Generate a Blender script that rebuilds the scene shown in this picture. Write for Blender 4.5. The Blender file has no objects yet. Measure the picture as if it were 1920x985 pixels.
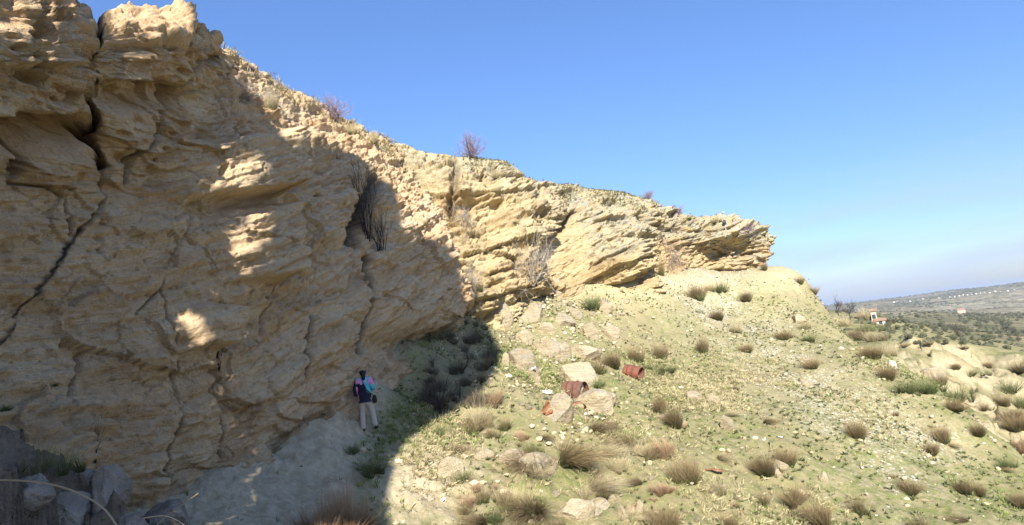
import bpy, math, random, time
import numpy as np
from mathutils import Vector, Matrix
from mathutils.bvhtree import BVHTree
T0 = time.time()
random.seed(7)
SC = bpy.context.scene
COL = SC.collection
# ------------------------------------------------------------------ camera
F, CX, CY = 1100.0, 960.0, 492.5
PIT, ROL = math.radians(7.6), math.radians(6.63)
FW = np.array([0, math.cos(PIT), math.sin(PIT)])
U0 = np.array([0, -math.sin(PIT), math.cos(PIT)]); R0 = np.array([1.0, 0, 0])
RT = R0*math.cos(ROL) - U0*math.sin(ROL)
UP = U0*math.cos(ROL) + R0*math.sin(ROL)
cam_d = bpy.data.cameras.new('camera'); cam = bpy.data.objects.new('camera', cam_d); COL.objects.link(cam)
cam_d.sensor_width = 36.0; cam_d.lens = 36.0*F/1920.0
cam_d.clip_start = 0.05; cam_d.clip_end = 200000
cam.matrix_world = Matrix(((RT[0], UP[0], -FW[0], 0), (RT[1], UP[1], -FW[1], 0), (RT[2], UP[2], -FW[2], 0), (0, 0, 0, 1)))
SC.camera = cam
def ray(px, py):
    d = FW*F + RT*(px-CX) + UP*(CY-py)
    return d/np.linalg.norm(d)
def P(px, py, Y):
    d = ray(px, py)
    return d*(Y/d[1])
def proj(V):
    z = V @ FW; z = np.maximum(z, 1e-3)
    return CX + F*(V @ RT)/z, CY - F*(V @ UP)/z
# ------------------------------------------------------------------ light
ANTI = ray(1045, 1450)                    # direction sunlight travels
SUN_EL = math.asin(-ANTI[2]); SUN_AZ = math.atan2(-ANTI[0], -ANTI[1])   # azimuth of sun, clockwise from +Y
sd = bpy.data.lights.new('sun', 'SUN'); sd.energy = 4.7; sd.angle = math.radians(0.5); sd.color = (1.0, 0.95, 0.86)
so = bpy.data.objects.new('sun', sd); COL.objects.link(so)
so.rotation_euler = Vector(tuple(ANTI)).to_track_quat('-Z', 'Y').to_euler(); so.location = (0, 0, 30)
w = bpy.data.worlds.new('World'); SC.world = w; w.use_nodes = True
wn = w.node_tree; wn.nodes.clear()
sky = wn.nodes.new('ShaderNodeTexSky'); sky.sky_type = 'NISHITA'; sky.sun_disc = False
sky.sun_elevation = SUN_EL; sky.sun_rotation = SUN_AZ; sky.air_density = 1.0; sky.dust_density = 0.6; sky.ozone_density = 2.0
bg = wn.nodes.new('ShaderNodeBackground'); bg.inputs[1].default_value = 0.15
wo = wn.nodes.new('ShaderNodeOutputWorld')
tc = wn.nodes.new('ShaderNodeTexCoord'); sx = wn.nodes.new('ShaderNodeSeparateXYZ')
wn.links.new(tc.outputs['Generated'], sx.inputs[0])
mpc = wn.nodes.new('ShaderNodeMapping'); mpc.inputs['Scale'].default_value = (2.2, 2.2, 16); mpc.inputs['Rotation'].default_value = (0, 0.05, 0)
cn = wn.nodes.new('ShaderNodeTexNoise'); cn.inputs['Scale'].default_value = 1.6; cn.inputs['Detail'].default_value = 5
wn.links.new(tc.outputs['Generated'], mpc.inputs[0]); wn.links.new(mpc.outputs[0], cn.inputs['Vector'])
cr = wn.nodes.new('ShaderNodeMapRange'); cr.inputs['From Min'].default_value = 0.42; cr.inputs['From Max'].default_value = 0.75
wn.links.new(cn.outputs['Fac'], cr.inputs['Value'])
el1 = wn.nodes.new('ShaderNodeMapRange'); el1.interpolation_type = 'SMOOTHSTEP'
el1.inputs['From Min'].default_value = 0.22; el1.inputs['From Max'].default_value = 0.10
wn.links.new(sx.outputs['Z'], el1.inputs['Value'])
mu = wn.nodes.new('ShaderNodeMath'); mu.operation = 'MULTIPLY'; wn.links.new(cr.outputs[0], mu.inputs[0]); wn.links.new(el1.outputs[0], mu.inputs[1])
mu2 = wn.nodes.new('ShaderNodeMath'); mu2.operation = 'MULTIPLY'; mu2.inputs[1].default_value = 0.6; wn.links.new(mu.outputs[0], mu2.inputs[0])
mixc = wn.nodes.new('ShaderNodeMix'); mixc.data_type = 'RGBA'; mixc.inputs[7].default_value = (4.6, 4.9, 6.0, 1)
wn.links.new(mu2.outputs[0], mixc.inputs[0]); wn.links.new(sky.outputs[0], mixc.inputs[6])
elh = wn.nodes.new('ShaderNodeMapRange'); elh.inputs['From Min'].default_value = 0.0; elh.inputs['From Max'].default_value = 0.55; elh.inputs['To Min'].default_value = 0.50; elh.inputs['To Max'].default_value = .70
wn.links.new(sx.outputs['Z'], elh.inputs['Value'])
tnt = wn.nodes.new('ShaderNodeMix'); tnt.data_type = 'RGBA'; tnt.inputs[6].default_value = (.72, .78, 1.0, 1); tnt.inputs[7].default_value = (.66, .82, 1.08, 1)
th = wn.nodes.new('ShaderNodeMapRange'); th.inputs['From Max'].default_value = .3; wn.links.new(sx.outputs['Z'], th.inputs['Value']); wn.links.new(th.outputs[0], tnt.inputs[0])
tm = wn.nodes.new('ShaderNodeVectorMath'); tm.operation = 'MULTIPLY'; wn.links.new(mixc.outputs[2], tm.inputs[0]); wn.links.new(tnt.outputs[2], tm.inputs[1])
scl = wn.nodes.new('ShaderNodeVectorMath'); scl.operation = 'SCALE'
wn.links.new(tm.outputs[0], scl.inputs[0]); wn.links.new(elh.outputs[0], scl.inputs['Scale'])
wn.links.new(scl.outputs[0], bg.inputs[0]); wn.links.new(bg.outputs[0], wo.inputs[0])
SC.view_settings.view_transform = 'Standard'; SC.view_settings.look = 'None'
SC.view_settings.exposure = 1.18; SC.view_settings.gamma = 1.0
# ------------------------------------------------------------------ numpy noise
def _h(ix, iy, iz, seed):
    h = (ix.astype(np.int64)*374761393 + iy.astype(np.int64)*668265263 + iz.astype(np.int64)*2147483647 + seed*1274126177) & 0xFFFFFFFF
    h = ((h ^ (h >> 13))*1274126177) & 0xFFFFFFFF
    h = ((h ^ (h >> 16))*2246822519) & 0xFFFFFFFF
    h = h ^ (h >> 15)
    return (h & 0xFFFFFF)/float(0xFFFFFF)
def vnoise(p, seed=0):                    # value noise, -1..1
    i = np.floor(p); f = p-i; f = f*f*f*(f*(f*6-15)+10)
    x, y, z = i[:, 0], i[:, 1], i[:, 2]; r = 0
    for dx in (0, 1):
        for dy in (0, 1):
            for dz in (0, 1):
                wgt = (f[:, 0] if dx else 1-f[:, 0])*(f[:, 1] if dy else 1-f[:, 1])*(f[:, 2] if dz else 1-f[:, 2])
                r = r + wgt*_h(x+dx, y+dy, z+dz, seed)
    return r*2-1
ROTM = np.array([[0.00, 0.80, 0.60], [-0.80, 0.36, -0.48], [-0.60, -0.48, 0.64]])
def fbm(p, oct=4, seed=0, gain=0.5):
    r = 0; a = 1; t = 0; q = p
    for o in range(oct):
        r = r + a*vnoise(q, seed+o*13); t += a; a *= gain; q = (q @ ROTM)*2.03 + 7.1
    return r/t
def facet(p, seed=0, k=1.0):              # angular blocks: every Voronoi cell gets its own tilted plane
    i = np.floor(p); best = np.full(len(p), 9e9); out = np.zeros(len(p)); sec = np.full(len(p), 9e9)
    for dx in (-1, 0, 1):
        for dy in (-1, 0, 1):
            for dz in (-1, 0, 1):
                cx, cy, cz = i[:, 0]+dx, i[:, 1]+dy, i[:, 2]+dz
                jx, jy, jz = _h(cx, cy, cz, seed), _h(cx, cy, cz, seed+1), _h(cx, cy, cz, seed+2)
                qx, qy, qz = p[:, 0]-cx-jx, p[:, 1]-cy-jy, p[:, 2]-cz-jz
                d = qx*qx+qy*qy+qz*qz
                v = (_h(cx, cy, cz, seed+3)-.5) + k*((jx-.5)*qx+(jy-.5)*qy+(jz-.5)*qz*1.4)
                m = d < best
                sec = np.where(m, best, np.minimum(sec, d)); out = np.where(m, v, out); best = np.where(m, d, best)
    return out, np.sqrt(sec)-np.sqrt(best)
def sm(a, b, x):
    t = np.clip((x-a)/(b-a), 0, 1); return t*t*(3-2*t)
def terr(n, k):                            # steps with steep risers: broken ledges
    t = n*k; f = t-np.floor(t); return (np.floor(t)+sm(.38, .62, f))/k
def pits(p, seed, r, prob):
    i = np.floor(p); out = np.zeros(len(p))
    for dx in (-1, 0, 1):
        for dy in (-1, 0, 1):
            for dz in (-1, 0, 1):
                cx, cy, cz = i[:, 0]+dx, i[:, 1]+dy, i[:, 2]+dz
                jx, jy, jz = _h(cx, cy, cz, seed), _h(cx, cy, cz, seed+1), _h(cx, cy, cz, seed+2)
                d = np.sqrt((p[:, 0]-cx-jx)**2+(p[:, 1]-cy-jy)**2+(p[:, 2]-cz-jz)**2); rr = r*(.4+_h(cx, cy, cz, seed+4))
                out = np.maximum(out, (_h(cx, cy, cz, seed+3) < prob)*sm(1, .45, d/rr))
    return out
def beds(b, s_, x_, amp, seed, fz=1.0):    # thin broken beds: noise stretched along the bedding, cut into ledges
    q1 = np.stack([s_*.55, b*2.6*fz, x_*.5], 1); q2 = np.stack([s_*1.5, b*7.5*fz, x_*1.5], 1); q3 = np.stack([s_*3.6, b*17*fz, x_*3.6], 1)
    n1 = fbm(q1, 3, seed); n2 = fbm(q2, 3, seed+20); n3 = vnoise(q3, seed+40)
    return amp*(1.1*terr(n1, 3.2)+.52*terr(n2, 2.6)+.16*n3-.55*np.maximum(0, .10-np.abs(n2))*5*sm(-.1, .3, vnoise(q1*1.7, seed+50)))
def strata(b, s, q, thick, seed, under=.3):
    b = b + thick*.35*vnoise(np.stack([b/thick*.37, s*.11/thick, q*0], 1), seed+5)
    bi = np.floor(b/thick); bf = b/thick-bi
    n = vnoise(np.stack([s/(thick*2.6)+bi*7.77, bi*3.1+.5, q/(thick*3.0)], 1), seed)
    n2 = vnoise(np.stack([s/(thick*.9)+bi*3.3, bi*5.7+.5, q/(thick*1.2)], 1), seed+2)
    base = _h(bi, bi*0, bi*0, seed+9)*.9-.35
    amp = np.clip(base + n*.75 + n2*.28, -.35, 1.1)
    prof = sm(0, under, bf)*(1-.75*sm(.72, 1, bf))
    return amp*prof
# ------------------------------------------------------------------ mesh helpers
def np_mesh(name, V, Fq, mats, smooth=True, attrs=None, link=True):
    me = bpy.data.meshes.new(name)
    V = np.asarray(V, np.float32); Fq = np.asarray(Fq, np.int32); k = Fq.shape[1]
    me.vertices.add(len(V)); me.vertices.foreach_set('co', V.ravel())
    me.loops.add(Fq.size); me.loops.foreach_set('vertex_index', Fq.ravel())
    me.polygons.add(len(Fq)); me.polygons.foreach_set('loop_start', np.arange(len(Fq), dtype=np.int32)*k)
    me.polygons.foreach_set('use_smooth', np.full(len(Fq), smooth))
    me.update(calc_edges=True); me.validate()
    if attrs:
        for nm, a in attrs.items():
            a = np.asarray(a, np.float32)
            if a.ndim == 2:
                at = me.attributes.new(nm, 'FLOAT_VECTOR', 'POINT'); at.data.foreach_set('vector', a.ravel())
            else:
                at = me.attributes.new(nm, 'FLOAT', 'POINT'); at.data.foreach_set('value', a)
    for m in (mats if isinstance(mats, (list, tuple)) else [mats]): me.materials.append(m)
    if not link: return me
    o = bpy.data.objects.new(name, me); COL.objects.link(o); return o
def grid_faces(nu, nv):                   # index = i*nv + j
    i, j = np.meshgrid(np.arange(nu-1), np.arange(nv-1), indexing='ij'); a = (i*nv+j).ravel()
    return np.stack([a, a+nv, a+nv+1, a+1], 1)
def catmull(G, n):                        # interpolate along axis 0 to n samples
    m = G.shape[0]; t = np.linspace(0, m-1, n); i = np.minimum(t.astype(int), m-2); f = (t-i)[:, None, None]
    g = lambda k: G[np.clip(k, 0, m-1)]
    p0, p1, p2, p3 = g(i-1), g(i), g(i+1), g(i+2)
    return .5*((2*p1)+(p2-p0)*f+(2*p0-5*p1+4*p2-p3)*f**2+(3*p1-p0-3*p2+p3)*f**3)
def surf_normals(S):                      # S nu x nv x 3
    du = np.gradient(S, axis=0); dv = np.gradient(S, axis=1)
    n = np.cross(du, dv); n /= np.linalg.norm(n, axis=2, keepdims=True)+1e-9
    for ax, w_ in ((0, 14), (1, 14)):
        c = np.cumsum(np.concatenate([np.repeat(np.take(n, [0], ax), w_+1, ax), n, np.repeat(np.take(n, [-1], ax), w_, ax)], ax), axis=ax)
        m = n.shape[ax]; n = (np.take(c, np.arange(2*w_+1, 2*w_+1+m), ax)-np.take(c, np.arange(0, m), ax))
        n /= np.linalg.norm(n, axis=2, keepdims=True)+1e-9
    return n
def tag(o, label=None, cat=None, group=None, kind=None):
    if label: o['label'] = label
    if cat: o['category'] = cat
    if group: o['group'] = group
    if kind: o['kind'] = kind
    return o
def seg_dist(px, py, line):               # distance to a polyline and the position along it
    best = np.full(px.shape, 9e9); pos = np.zeros(px.shape); n = len(line)-1
    for k in range(n):
        (x0, y0), (x1, y1) = line[k], line[k+1]; dx, dy = x1-x0, y1-y0
        t = np.clip(((px-x0)*dx+(py-y0)*dy)/(dx*dx+dy*dy), 0, 1)
        d = np.hypot(px-x0-t*dx, py-y0-t*dy); m = d < best
        best = np.where(m, d, best); pos = np.where(m, (k+t)/n, pos)
    return best, pos
# ------------------------------------------------------------------ materials
class NT:
    def __init__(s, name, rough=.9, spec=.25):
        s.m = bpy.data.materials.new(name); s.m.use_nodes = True; s.t = s.m.node_tree; s.b = s.t.nodes['Principled BSDF']
        s.b.inputs['Roughness'].default_value = rough; s.b.inputs['Specular IOR Level'].default_value = spec
    def n(s, ty, **kw):
        nd = s.t.nodes.new('ShaderNode'+ty)
        for k, v in kw.items():
            if k.startswith('i_'): nd.inputs[k[2:].replace('_', ' ')].default_value = v
            else: setattr(nd, k, v)
        return nd
    def l(s, a, b): s.t.links.new(a, b)
    def noise(s, vec, scale, detail=4, rough=.55):
        nd = s.n('TexNoise'); nd.inputs['Scale'].default_value = scale; nd.inputs['Detail'].default_value = detail
        nd.inputs['Roughness'].default_value = rough
        if vec is not None: s.l(vec, nd.inputs['Vector'])
        return nd.outputs['Fac']
    def ramp(s, fac, a, b, lo=0., hi=1.):
        nd = s.n('MapRange'); nd.inputs['From Min'].default_value = a; nd.inputs['From Max'].default_value = b
        nd.inputs['To Min'].default_value = lo; nd.inputs['To Max'].default_value = hi; s.l(fac, nd.inputs['Value']); return nd.outputs[0]
    def mix(s, fac, a, b, mode='MIX'):
        nd = s.n('Mix', data_type='RGBA', blend_type=mode)
        for k, v in ((0, fac), (6, a), (7, b)):
            if isinstance(v, (int, float)): nd.inputs[k].default_value = v
            elif isinstance(v, tuple): nd.inputs[k].default_value = v+(1,)
            else: s.l(v, nd.inputs[k])
        return nd.outputs[2]
    def math(s, op, a, b=0.):
        nd = s.n('Math', operation=op)
        for k, v in ((0, a), (1, b)):
            if isinstance(v, (int, float)): nd.inputs[k].default_value = v
            else: s.l(v, nd.inputs[k])
        return nd.outputs[0]
    def attr(s, name, out='Fac'):
        nd = s.n('Attribute'); nd.attribute_name = name; return nd.outputs[out]
    def pos(s): return s.n('NewGeometry').outputs['Position']
    def obj(s): return s.n('TexCoord').outputs['Object']
    def col(s, c):
        if isinstance(c, tuple): s.b.inputs['Base Color'].default_value = c+(1,)
        else: s.l(c, s.b.inputs['Base Color'])
    def bump(s, h, dist, strength=1.):
        nd = s.n('Bump'); nd.inputs['Distance'].default_value = dist; nd.inputs['Strength'].default_value = strength
        s.l(h, nd.inputs['Height'])
        prev = s.b.inputs['Normal'].links
        if prev: s.l(prev[0].from_socket, nd.inputs['Normal'])
        s.l(nd.outputs[0], s.b.inputs['Normal'])
def rock_mat(name, c1, c2, c3, grey, dark, far=1.):
    k = NT(name, .95, .15); mpp = k.n('Mapping'); mpp.inputs['Scale'].default_value = (far, far, far); k.l(k.pos(), mpp.inputs[0]); p = mpp.outputs[0]
    n1 = k.noise(p, .55, 5, .6); n2 = k.noise(p, 3.1, 6, .65); n3 = k.noise(p, 14, 5, .7)
    st = k.noise(k.attr('bedv', 'Vector'), 1.0, 6, .7)
    st2 = k.noise(k.attr('bedv', 'Vector'), 4.2, 4, .7)
    c = k.mix(k.ramp(n1, .36, .64), c1, c2)
    c = k.mix(k.ramp(st, .44, .66), c, c3)
    c = k.mix(k.ramp(st2, .60, .72, 0, .45), c, tuple(v*.55 for v in c3))
    c = k.mix(k.ramp(n2, .60, .78, 0, .6), c, tuple(min(1, v*1.28) for v in c2))
    g = k.math('MULTIPLY', k.attr('grey'), k.ramp(k.noise(p, 2.3, 6, .7), .36, .6))
    c = k.mix(g, c, grey)
    c = k.mix(k.ramp(n3, .56, .76, 0, .35), c, tuple(v*.45 for v in c1))
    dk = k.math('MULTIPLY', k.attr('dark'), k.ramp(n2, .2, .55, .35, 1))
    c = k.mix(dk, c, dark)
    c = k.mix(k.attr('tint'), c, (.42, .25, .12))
    k.col(c)
    k.bump(n2, .16, .9); k.bump(st2, .10, .9); k.bump(k.noise(k.attr('bedv', 'Vector'), 11, 4, .75), .05, .9); k.bump(n3, .05, 1); k.bump(k.noise(p, 48, 3, .7), .015, .9)
    return k.m
M_WALL = rock_mat('shaded_sandstone', (.67, .47, .275), (.73, .555, .345), (.58, .375, .195), (.49, .42, .32), (.055, .05, .04))
M_BACK = rock_mat('yellow_sandstone', (.45, .34, .175), (.53, .425, .24), (.35, .245, .115), (.33, .31, .235), (.13, .10, .06), .6)
# ------------------------------------------------------------------ large structure: the near wall on the left
def wall_grid(cols, back):
    G = np.array([[P(*c) for c in col] for col in cols])
    ext = []
    for (dx, dy, dz) in back: ext.append(G[:, -1, :]+np.array([dx, dy, dz]))
    return np.concatenate([G]+[e[:, None, :] for e in ext], axis=1)
WL = [
 [(-700, 1300, 3.2), (-700, 700, 3.6), (-700, 480, 3.7), (-700, 250, 3.6), (-680, 80, 3.4), (-660, -60, 3.4), (-640, -160, 3.7), (-640, -230, 4.6)],
 [(-250, 1090, 5.6), (-260, 760, 6.2), (-260, 500, 6.3), (-260, 300, 6.3), (-255, 180, 5.7), (-250, 60, 5.6), (-245, -50, 5.9), (-240, -110, 7.2)],
 [(-20, 1010, 7.2), (0, 750, 8.0), (0, 500, 8.2), (0, 310, 8.1), (0, 200, 7.5), (0, 80, 7.4), (0, -20, 7.8), (10, -60, 9.4)],
 [(140, 1000, 8.5), (130, 750, 9.2), (125, 500, 9.4), (120, 330, 9.3), (120, 200, 8.6), (120, 80, 8.4), (110, 26, 9.0), (110, 6, 10.8)],
 [(235, 965, 9.8), (245, 750, 10.3), (240, 500, 10.5), (240, 330, 10.6), (235, 205, 10.1), (235, 90, 9.6), (230, 46, 10.2), (240, 26, 12.2)],
 [(340, 918, 11.2), (345, 750, 11.4), (350, 500, 11.6), (345, 330, 11.9), (345, 210, 11.8), (345, 110, 11.0), (345, 70, 11.4), (350, 48, 13.2)],
 [(385, 895, 11.9), (388, 750, 11.9), (390, 500, 12.2), (385, 335, 12.6), (380, 215, 12.8), (385, 125, 12.2), (392, 94, 12.3), (396, 78, 13.6)],
 [(430, 872, 12.6), (430, 750, 12.6), (430, 500, 12.9), (425, 340, 13.3), (420, 230, 13.9), (418, 160, 14.6), (418, 125, 15.6), (425, 102, 18.0)],
 [(530, 828, 14.2), (525, 700, 14.2), (520, 500, 14.7), (515, 360, 15.3), (512, 275, 15.9), (510, 222, 16.8), (508, 190, 18.4), (508, 160, 21.0)],
 [(635, 768, 16.0), (625, 650, 16.0), (615, 500, 16.7), (610, 385, 17.4), (608, 318, 18.2), (606, 272, 19.4), (608, 243, 21.0), (610, 214, 23.6)],
 [(700, 718, 17.8), (695, 625, 18.0), (690, 510, 18.8), (690, 410, 19.8), (690, 350, 20.6), (692, 312, 21.6), (694, 285, 23.0), (696, 259, 25.0)],
 [(775, 670, 20.2), (770, 605, 20.4), (762, 515, 21.0), (760, 440, 21.6), (758, 392, 22.2), (756, 360, 23.0), (752, 332, 24.0), (745, 298, 26.0)],
 [(818, 642, 22.3), (832, 590, 22.8), (838, 530, 23.2), (835, 485, 23.6), (826, 448, 24.0), (818, 422, 24.4), (812, 402, 25.0), (800, 372, 26.2)],
 [(862, 596, 24.6), (880, 560, 25.0), (868, 525, 25.3), (856, 492, 25.5), (850, 465, 25.7), (845, 442, 25.9), (838, 425, 26.3), (828, 404, 27.4)],
 [(850, 575, 29), (850, 550, 29), (842, 520, 29), (835, 492, 29), (830, 468, 29), (825, 450, 29.4), (815, 430, 30), (805, 410, 31)],
]
S = wall_grid(WL, [(-1.5, 2.0, .05), (-5, 6, -.3), (-14, 14, -1.5)])
# extra rows below ground so nothing floats
low = S[:, :1, :]+np.array([0.2, -.2, -2.0]); S = np.concatenate([low, S], axis=1)
S = catmull(S, 900); S = catmull(S.transpose(1, 0, 2), 660).transpose(1, 0, 2)
N = surf_normals(S)
nu, nv = S.shape[:2]
V = S.reshape(-1, 3); N = N.reshape(-1, 3)
if N[nu//2*nv+nv//3, 0] < 0: N = -N
px, py = proj(V)
b = V[:, 2]-.30*V[:, 0]-np.interp(V[:, 1], [2, 11, 14, 18, 32], [0, -.45, -.30, .30, 2.4])-V[:, 2]*np.interp(V[:, 1], [7, 11, 14], [0, .26, .38])+.18*fbm(V*.22, 2, 3)
s = .9*V[:, 1]+.4*V[:, 0]
q = V[:, 2]*0
D = np.zeros(len(V)); dark = np.zeros(len(V)); grey = np.zeros(len(V)); tint = np.zeros(len(V))
warp = np.stack([fbm(V*.35+5, 3, 21), fbm(V*.35+9, 3, 22), fbm(V*.35+14, 3, 23)], 1)
f1, e1 = facet((V+warp*1.2)*np.array([.42, .42, .62]), 31, 1.5)
f2, e2 = facet((V+warp*.8)*np.array([1.3, 1.3, 2.0]), 41, 1.3)
bedded = sm(380, 620, px)*.75+.25+.4*sm(300, 120, py)
D += f1*.15+f2*.10+.13*fbm(V*.45, 3, 51)+.04*fbm(V*4.5, 3, 52)
be = b+.05*fbm(V*.9, 2, 66)
D += strata(b, s, q, 1.25, 61)*.15*(.5+.6*bedded)
nearw = sm(520, 250, px)
D += beds(be, s, V[:, 0], .17, 700)*(.55+.45*bedded)
D += strata(be, s, q, .42, 71, .13)*.15*bedded
D += strata(b+.05*fbm(V*1.7, 2, 67), s, q, .15, 81, .2)*.105*(.65+.35*bedded)
D += strata(b+.05*fbm(V*1.2, 2, 68), s, q, .25, 84, .13)*.16*sm(-.4, .3, fbm(V*.6, 3, 69))
D -= .14*pits(V*np.array([2.6, 2.6, 4.2])+warp, 87, .42, .32)*(.3+sm(420, 100, py)+.3*bedded)
D -= .06*pits(V*np.array([6, 6, 9.])+warp, 88, .45, .36)
pit = vnoise(V*np.array([2.3, 2.3, 3.6])+3, 91); D -= .22*sm(.62, .9, pit)*(.4+sm(450, 120, py))
wx = 4*terr(fbm(V*1.1, 3, 95), 5)+1.5*fbm(V*5, 2, 96)
DC = np.zeros(len(V))                      # opening along the joint planes that cut the wall diagonally
def crack(line, w_, dep, dk=.8, joint=False):
    global D, DC, dark
    wb_ = .3 if joint else min(w_*.25, .7); d, t = seg_dist(px+wx*wb_, py+wx*wb_, line); k = np.exp(-(d/w_)**2)
    if w_ < 3: k = k*sm(-.35, .15, vnoise(V*1.9, 97))
    if joint: DC += dep*k
    else: D -= dep*k
    dark = np.maximum(dark, dk*k**.8)
def bulge(x, y, rx, ry, a, p=2):
    global D
    r = np.hypot((px-x)/rx, (py-y)/ry); D += a*np.exp(-r**p)
def ramp_(x0, x1, y0, y1, a):             # a slab that swells towards the right and breaks off: its face turns to the camera
    global D
    xx_ = px+wx*1.5; yy_ = py+wx*1.5
    D += a*np.clip((xx_-x0)/(x1-x0), 0, 1)*sm(x1+7, x1, xx_)*sm(y0-8, y0+10, yy_)*sm(y1+5, y1-6, yy_)
crack([(176, -60), (183, 60), (180, 150), (186, 240), (196, 310)], 6.5, .75, 1, True)
crack([(196, 310), (200, 350), (188, 385), (145, 437)], 3, .22, .5)
crack([(150, 430), (135, 450), (100, 490), (62, 560), (30, 612), (-20, 665)], 4, .10, 1, True)
crack([(132, 440), (122, 372), (96, 352), (30, 345)], 3, .2, .7)
crack([(40, 330), (42, 280), (20, 255)], 6, .4, .9)
crack([(400, 105), (345, 185), (300, 245), (250, 296), (236, 340)], 4, .28, .5)
crack([(330, 682), (333, 760), (328, 830), (325, 905)], 2.4, .3, .9)
crack([(400, 640), (412, 735), (417, 800), (418, 858)], 2, .16, .6)
crack([(305, 545), (310, 600), (322, 650)], 2, .12, .4)
crack([(692, 480), (692, 540), (688, 600), (682, 660)], 3.5, .45, .9)
crack([(596, 500), (586, 560), (580, 640), (560, 720)], 2.2, .2, .6)
crack([(520, 500), (500, 590), (495, 650)], 2, .12, .4)
crack([(250, 590), (300, 545), (360, 400)], 2, .12, .3)
crack([(165, 660), (140, 720), (115, 770)], 3, .16, .25)
crack([(0, 820), (30, 815), (50, 830)], 3, .3, .9)
crack([(705, 335), (690, 380), (672, 420), (668, 450)], 13, .75, .9)
for (x, y, r) in ((472, 270, 8), (640, 290, 5), (180, 470, 3), (128, 355, 3), (455, 650, 3), (498, 560, 4), (290, 300, 4), (610, 360, 5), (560, 470, 4), (310, 175, 5), (232, 150, 5)):
    d = np.hypot((px-x)/r, (py-y)/(r*.7)); D -= .42*np.exp(-d**3); dark = np.maximum(dark, .95*np.exp(-d**3))
bulge(90, 110, 60, 80, .12); bulge(60, 252, 95, 34, -.85, 3); bulge(145, 250, 50, 28, -.6, 3); bulge(120, 320, 55, 60, .25)
bulge(290, 182, 80, 24, -.5, 3); bulge(270, 250, 60, 40, .15)
ramp_(300, 505, 272, 372, 1.3); ramp_(405, 512, 392, 528, 1.0); ramp_(335, 400, 575, 655, .62)
ramp_(-80, 92, -30, 125, .42); ramp_(205, 350, -40, 82, .45); ramp_(205, 275, 98, 150, .3); bulge(430, 397, 100, 18, -.25)
bulge(785, 645, 90, 26, -.8); bulge(770, 575, 80, 42, .25); bulge(600, 330, 60, 60, -.25)
top = sm(.0, .9, (np.gradient(S[..., 2], axis=1)/(np.linalg.norm(np.gradient(S, axis=1), axis=2)+1e-6)).ravel()*-1+.75)
grey = np.clip(.1+.75*sm(330, 60, py)*sm(350, 520, px)+.7*top, 0, 1)*.5
grey = np.maximum(grey, .8*sm(.1, .5, fbm(V*.45, 4, 97))*sm(350, 600, px)*sm(620, 420, py))
tint = .45*sm(.05, .6, fbm(V*.7+3, 4, 98))*sm(520, 850, py)+.12*sm(.2, .6, fbm(V*.4, 3, 99))
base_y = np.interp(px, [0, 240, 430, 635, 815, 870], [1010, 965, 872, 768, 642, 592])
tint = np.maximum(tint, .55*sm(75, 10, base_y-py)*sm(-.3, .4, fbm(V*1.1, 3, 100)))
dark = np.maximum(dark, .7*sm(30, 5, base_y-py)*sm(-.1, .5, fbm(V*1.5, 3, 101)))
D *= 1-.55*np.tile(sm(nv*8.2/11, nv*9.2/11, np.arange(nv)), nu)
V2 = V+N*D[:, None]+DC[:, None]*np.array([-.60, .80, 0])
bedv = np.stack([s*.22, b*3.2, V[:, 0]*.2], 1)
WALL_PX = (px.copy(), py.copy())
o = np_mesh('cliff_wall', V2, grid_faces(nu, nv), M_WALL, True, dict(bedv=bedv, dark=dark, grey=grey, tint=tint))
tag(o, kind='structure'); WALLO = o; WALLV = V2
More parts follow.
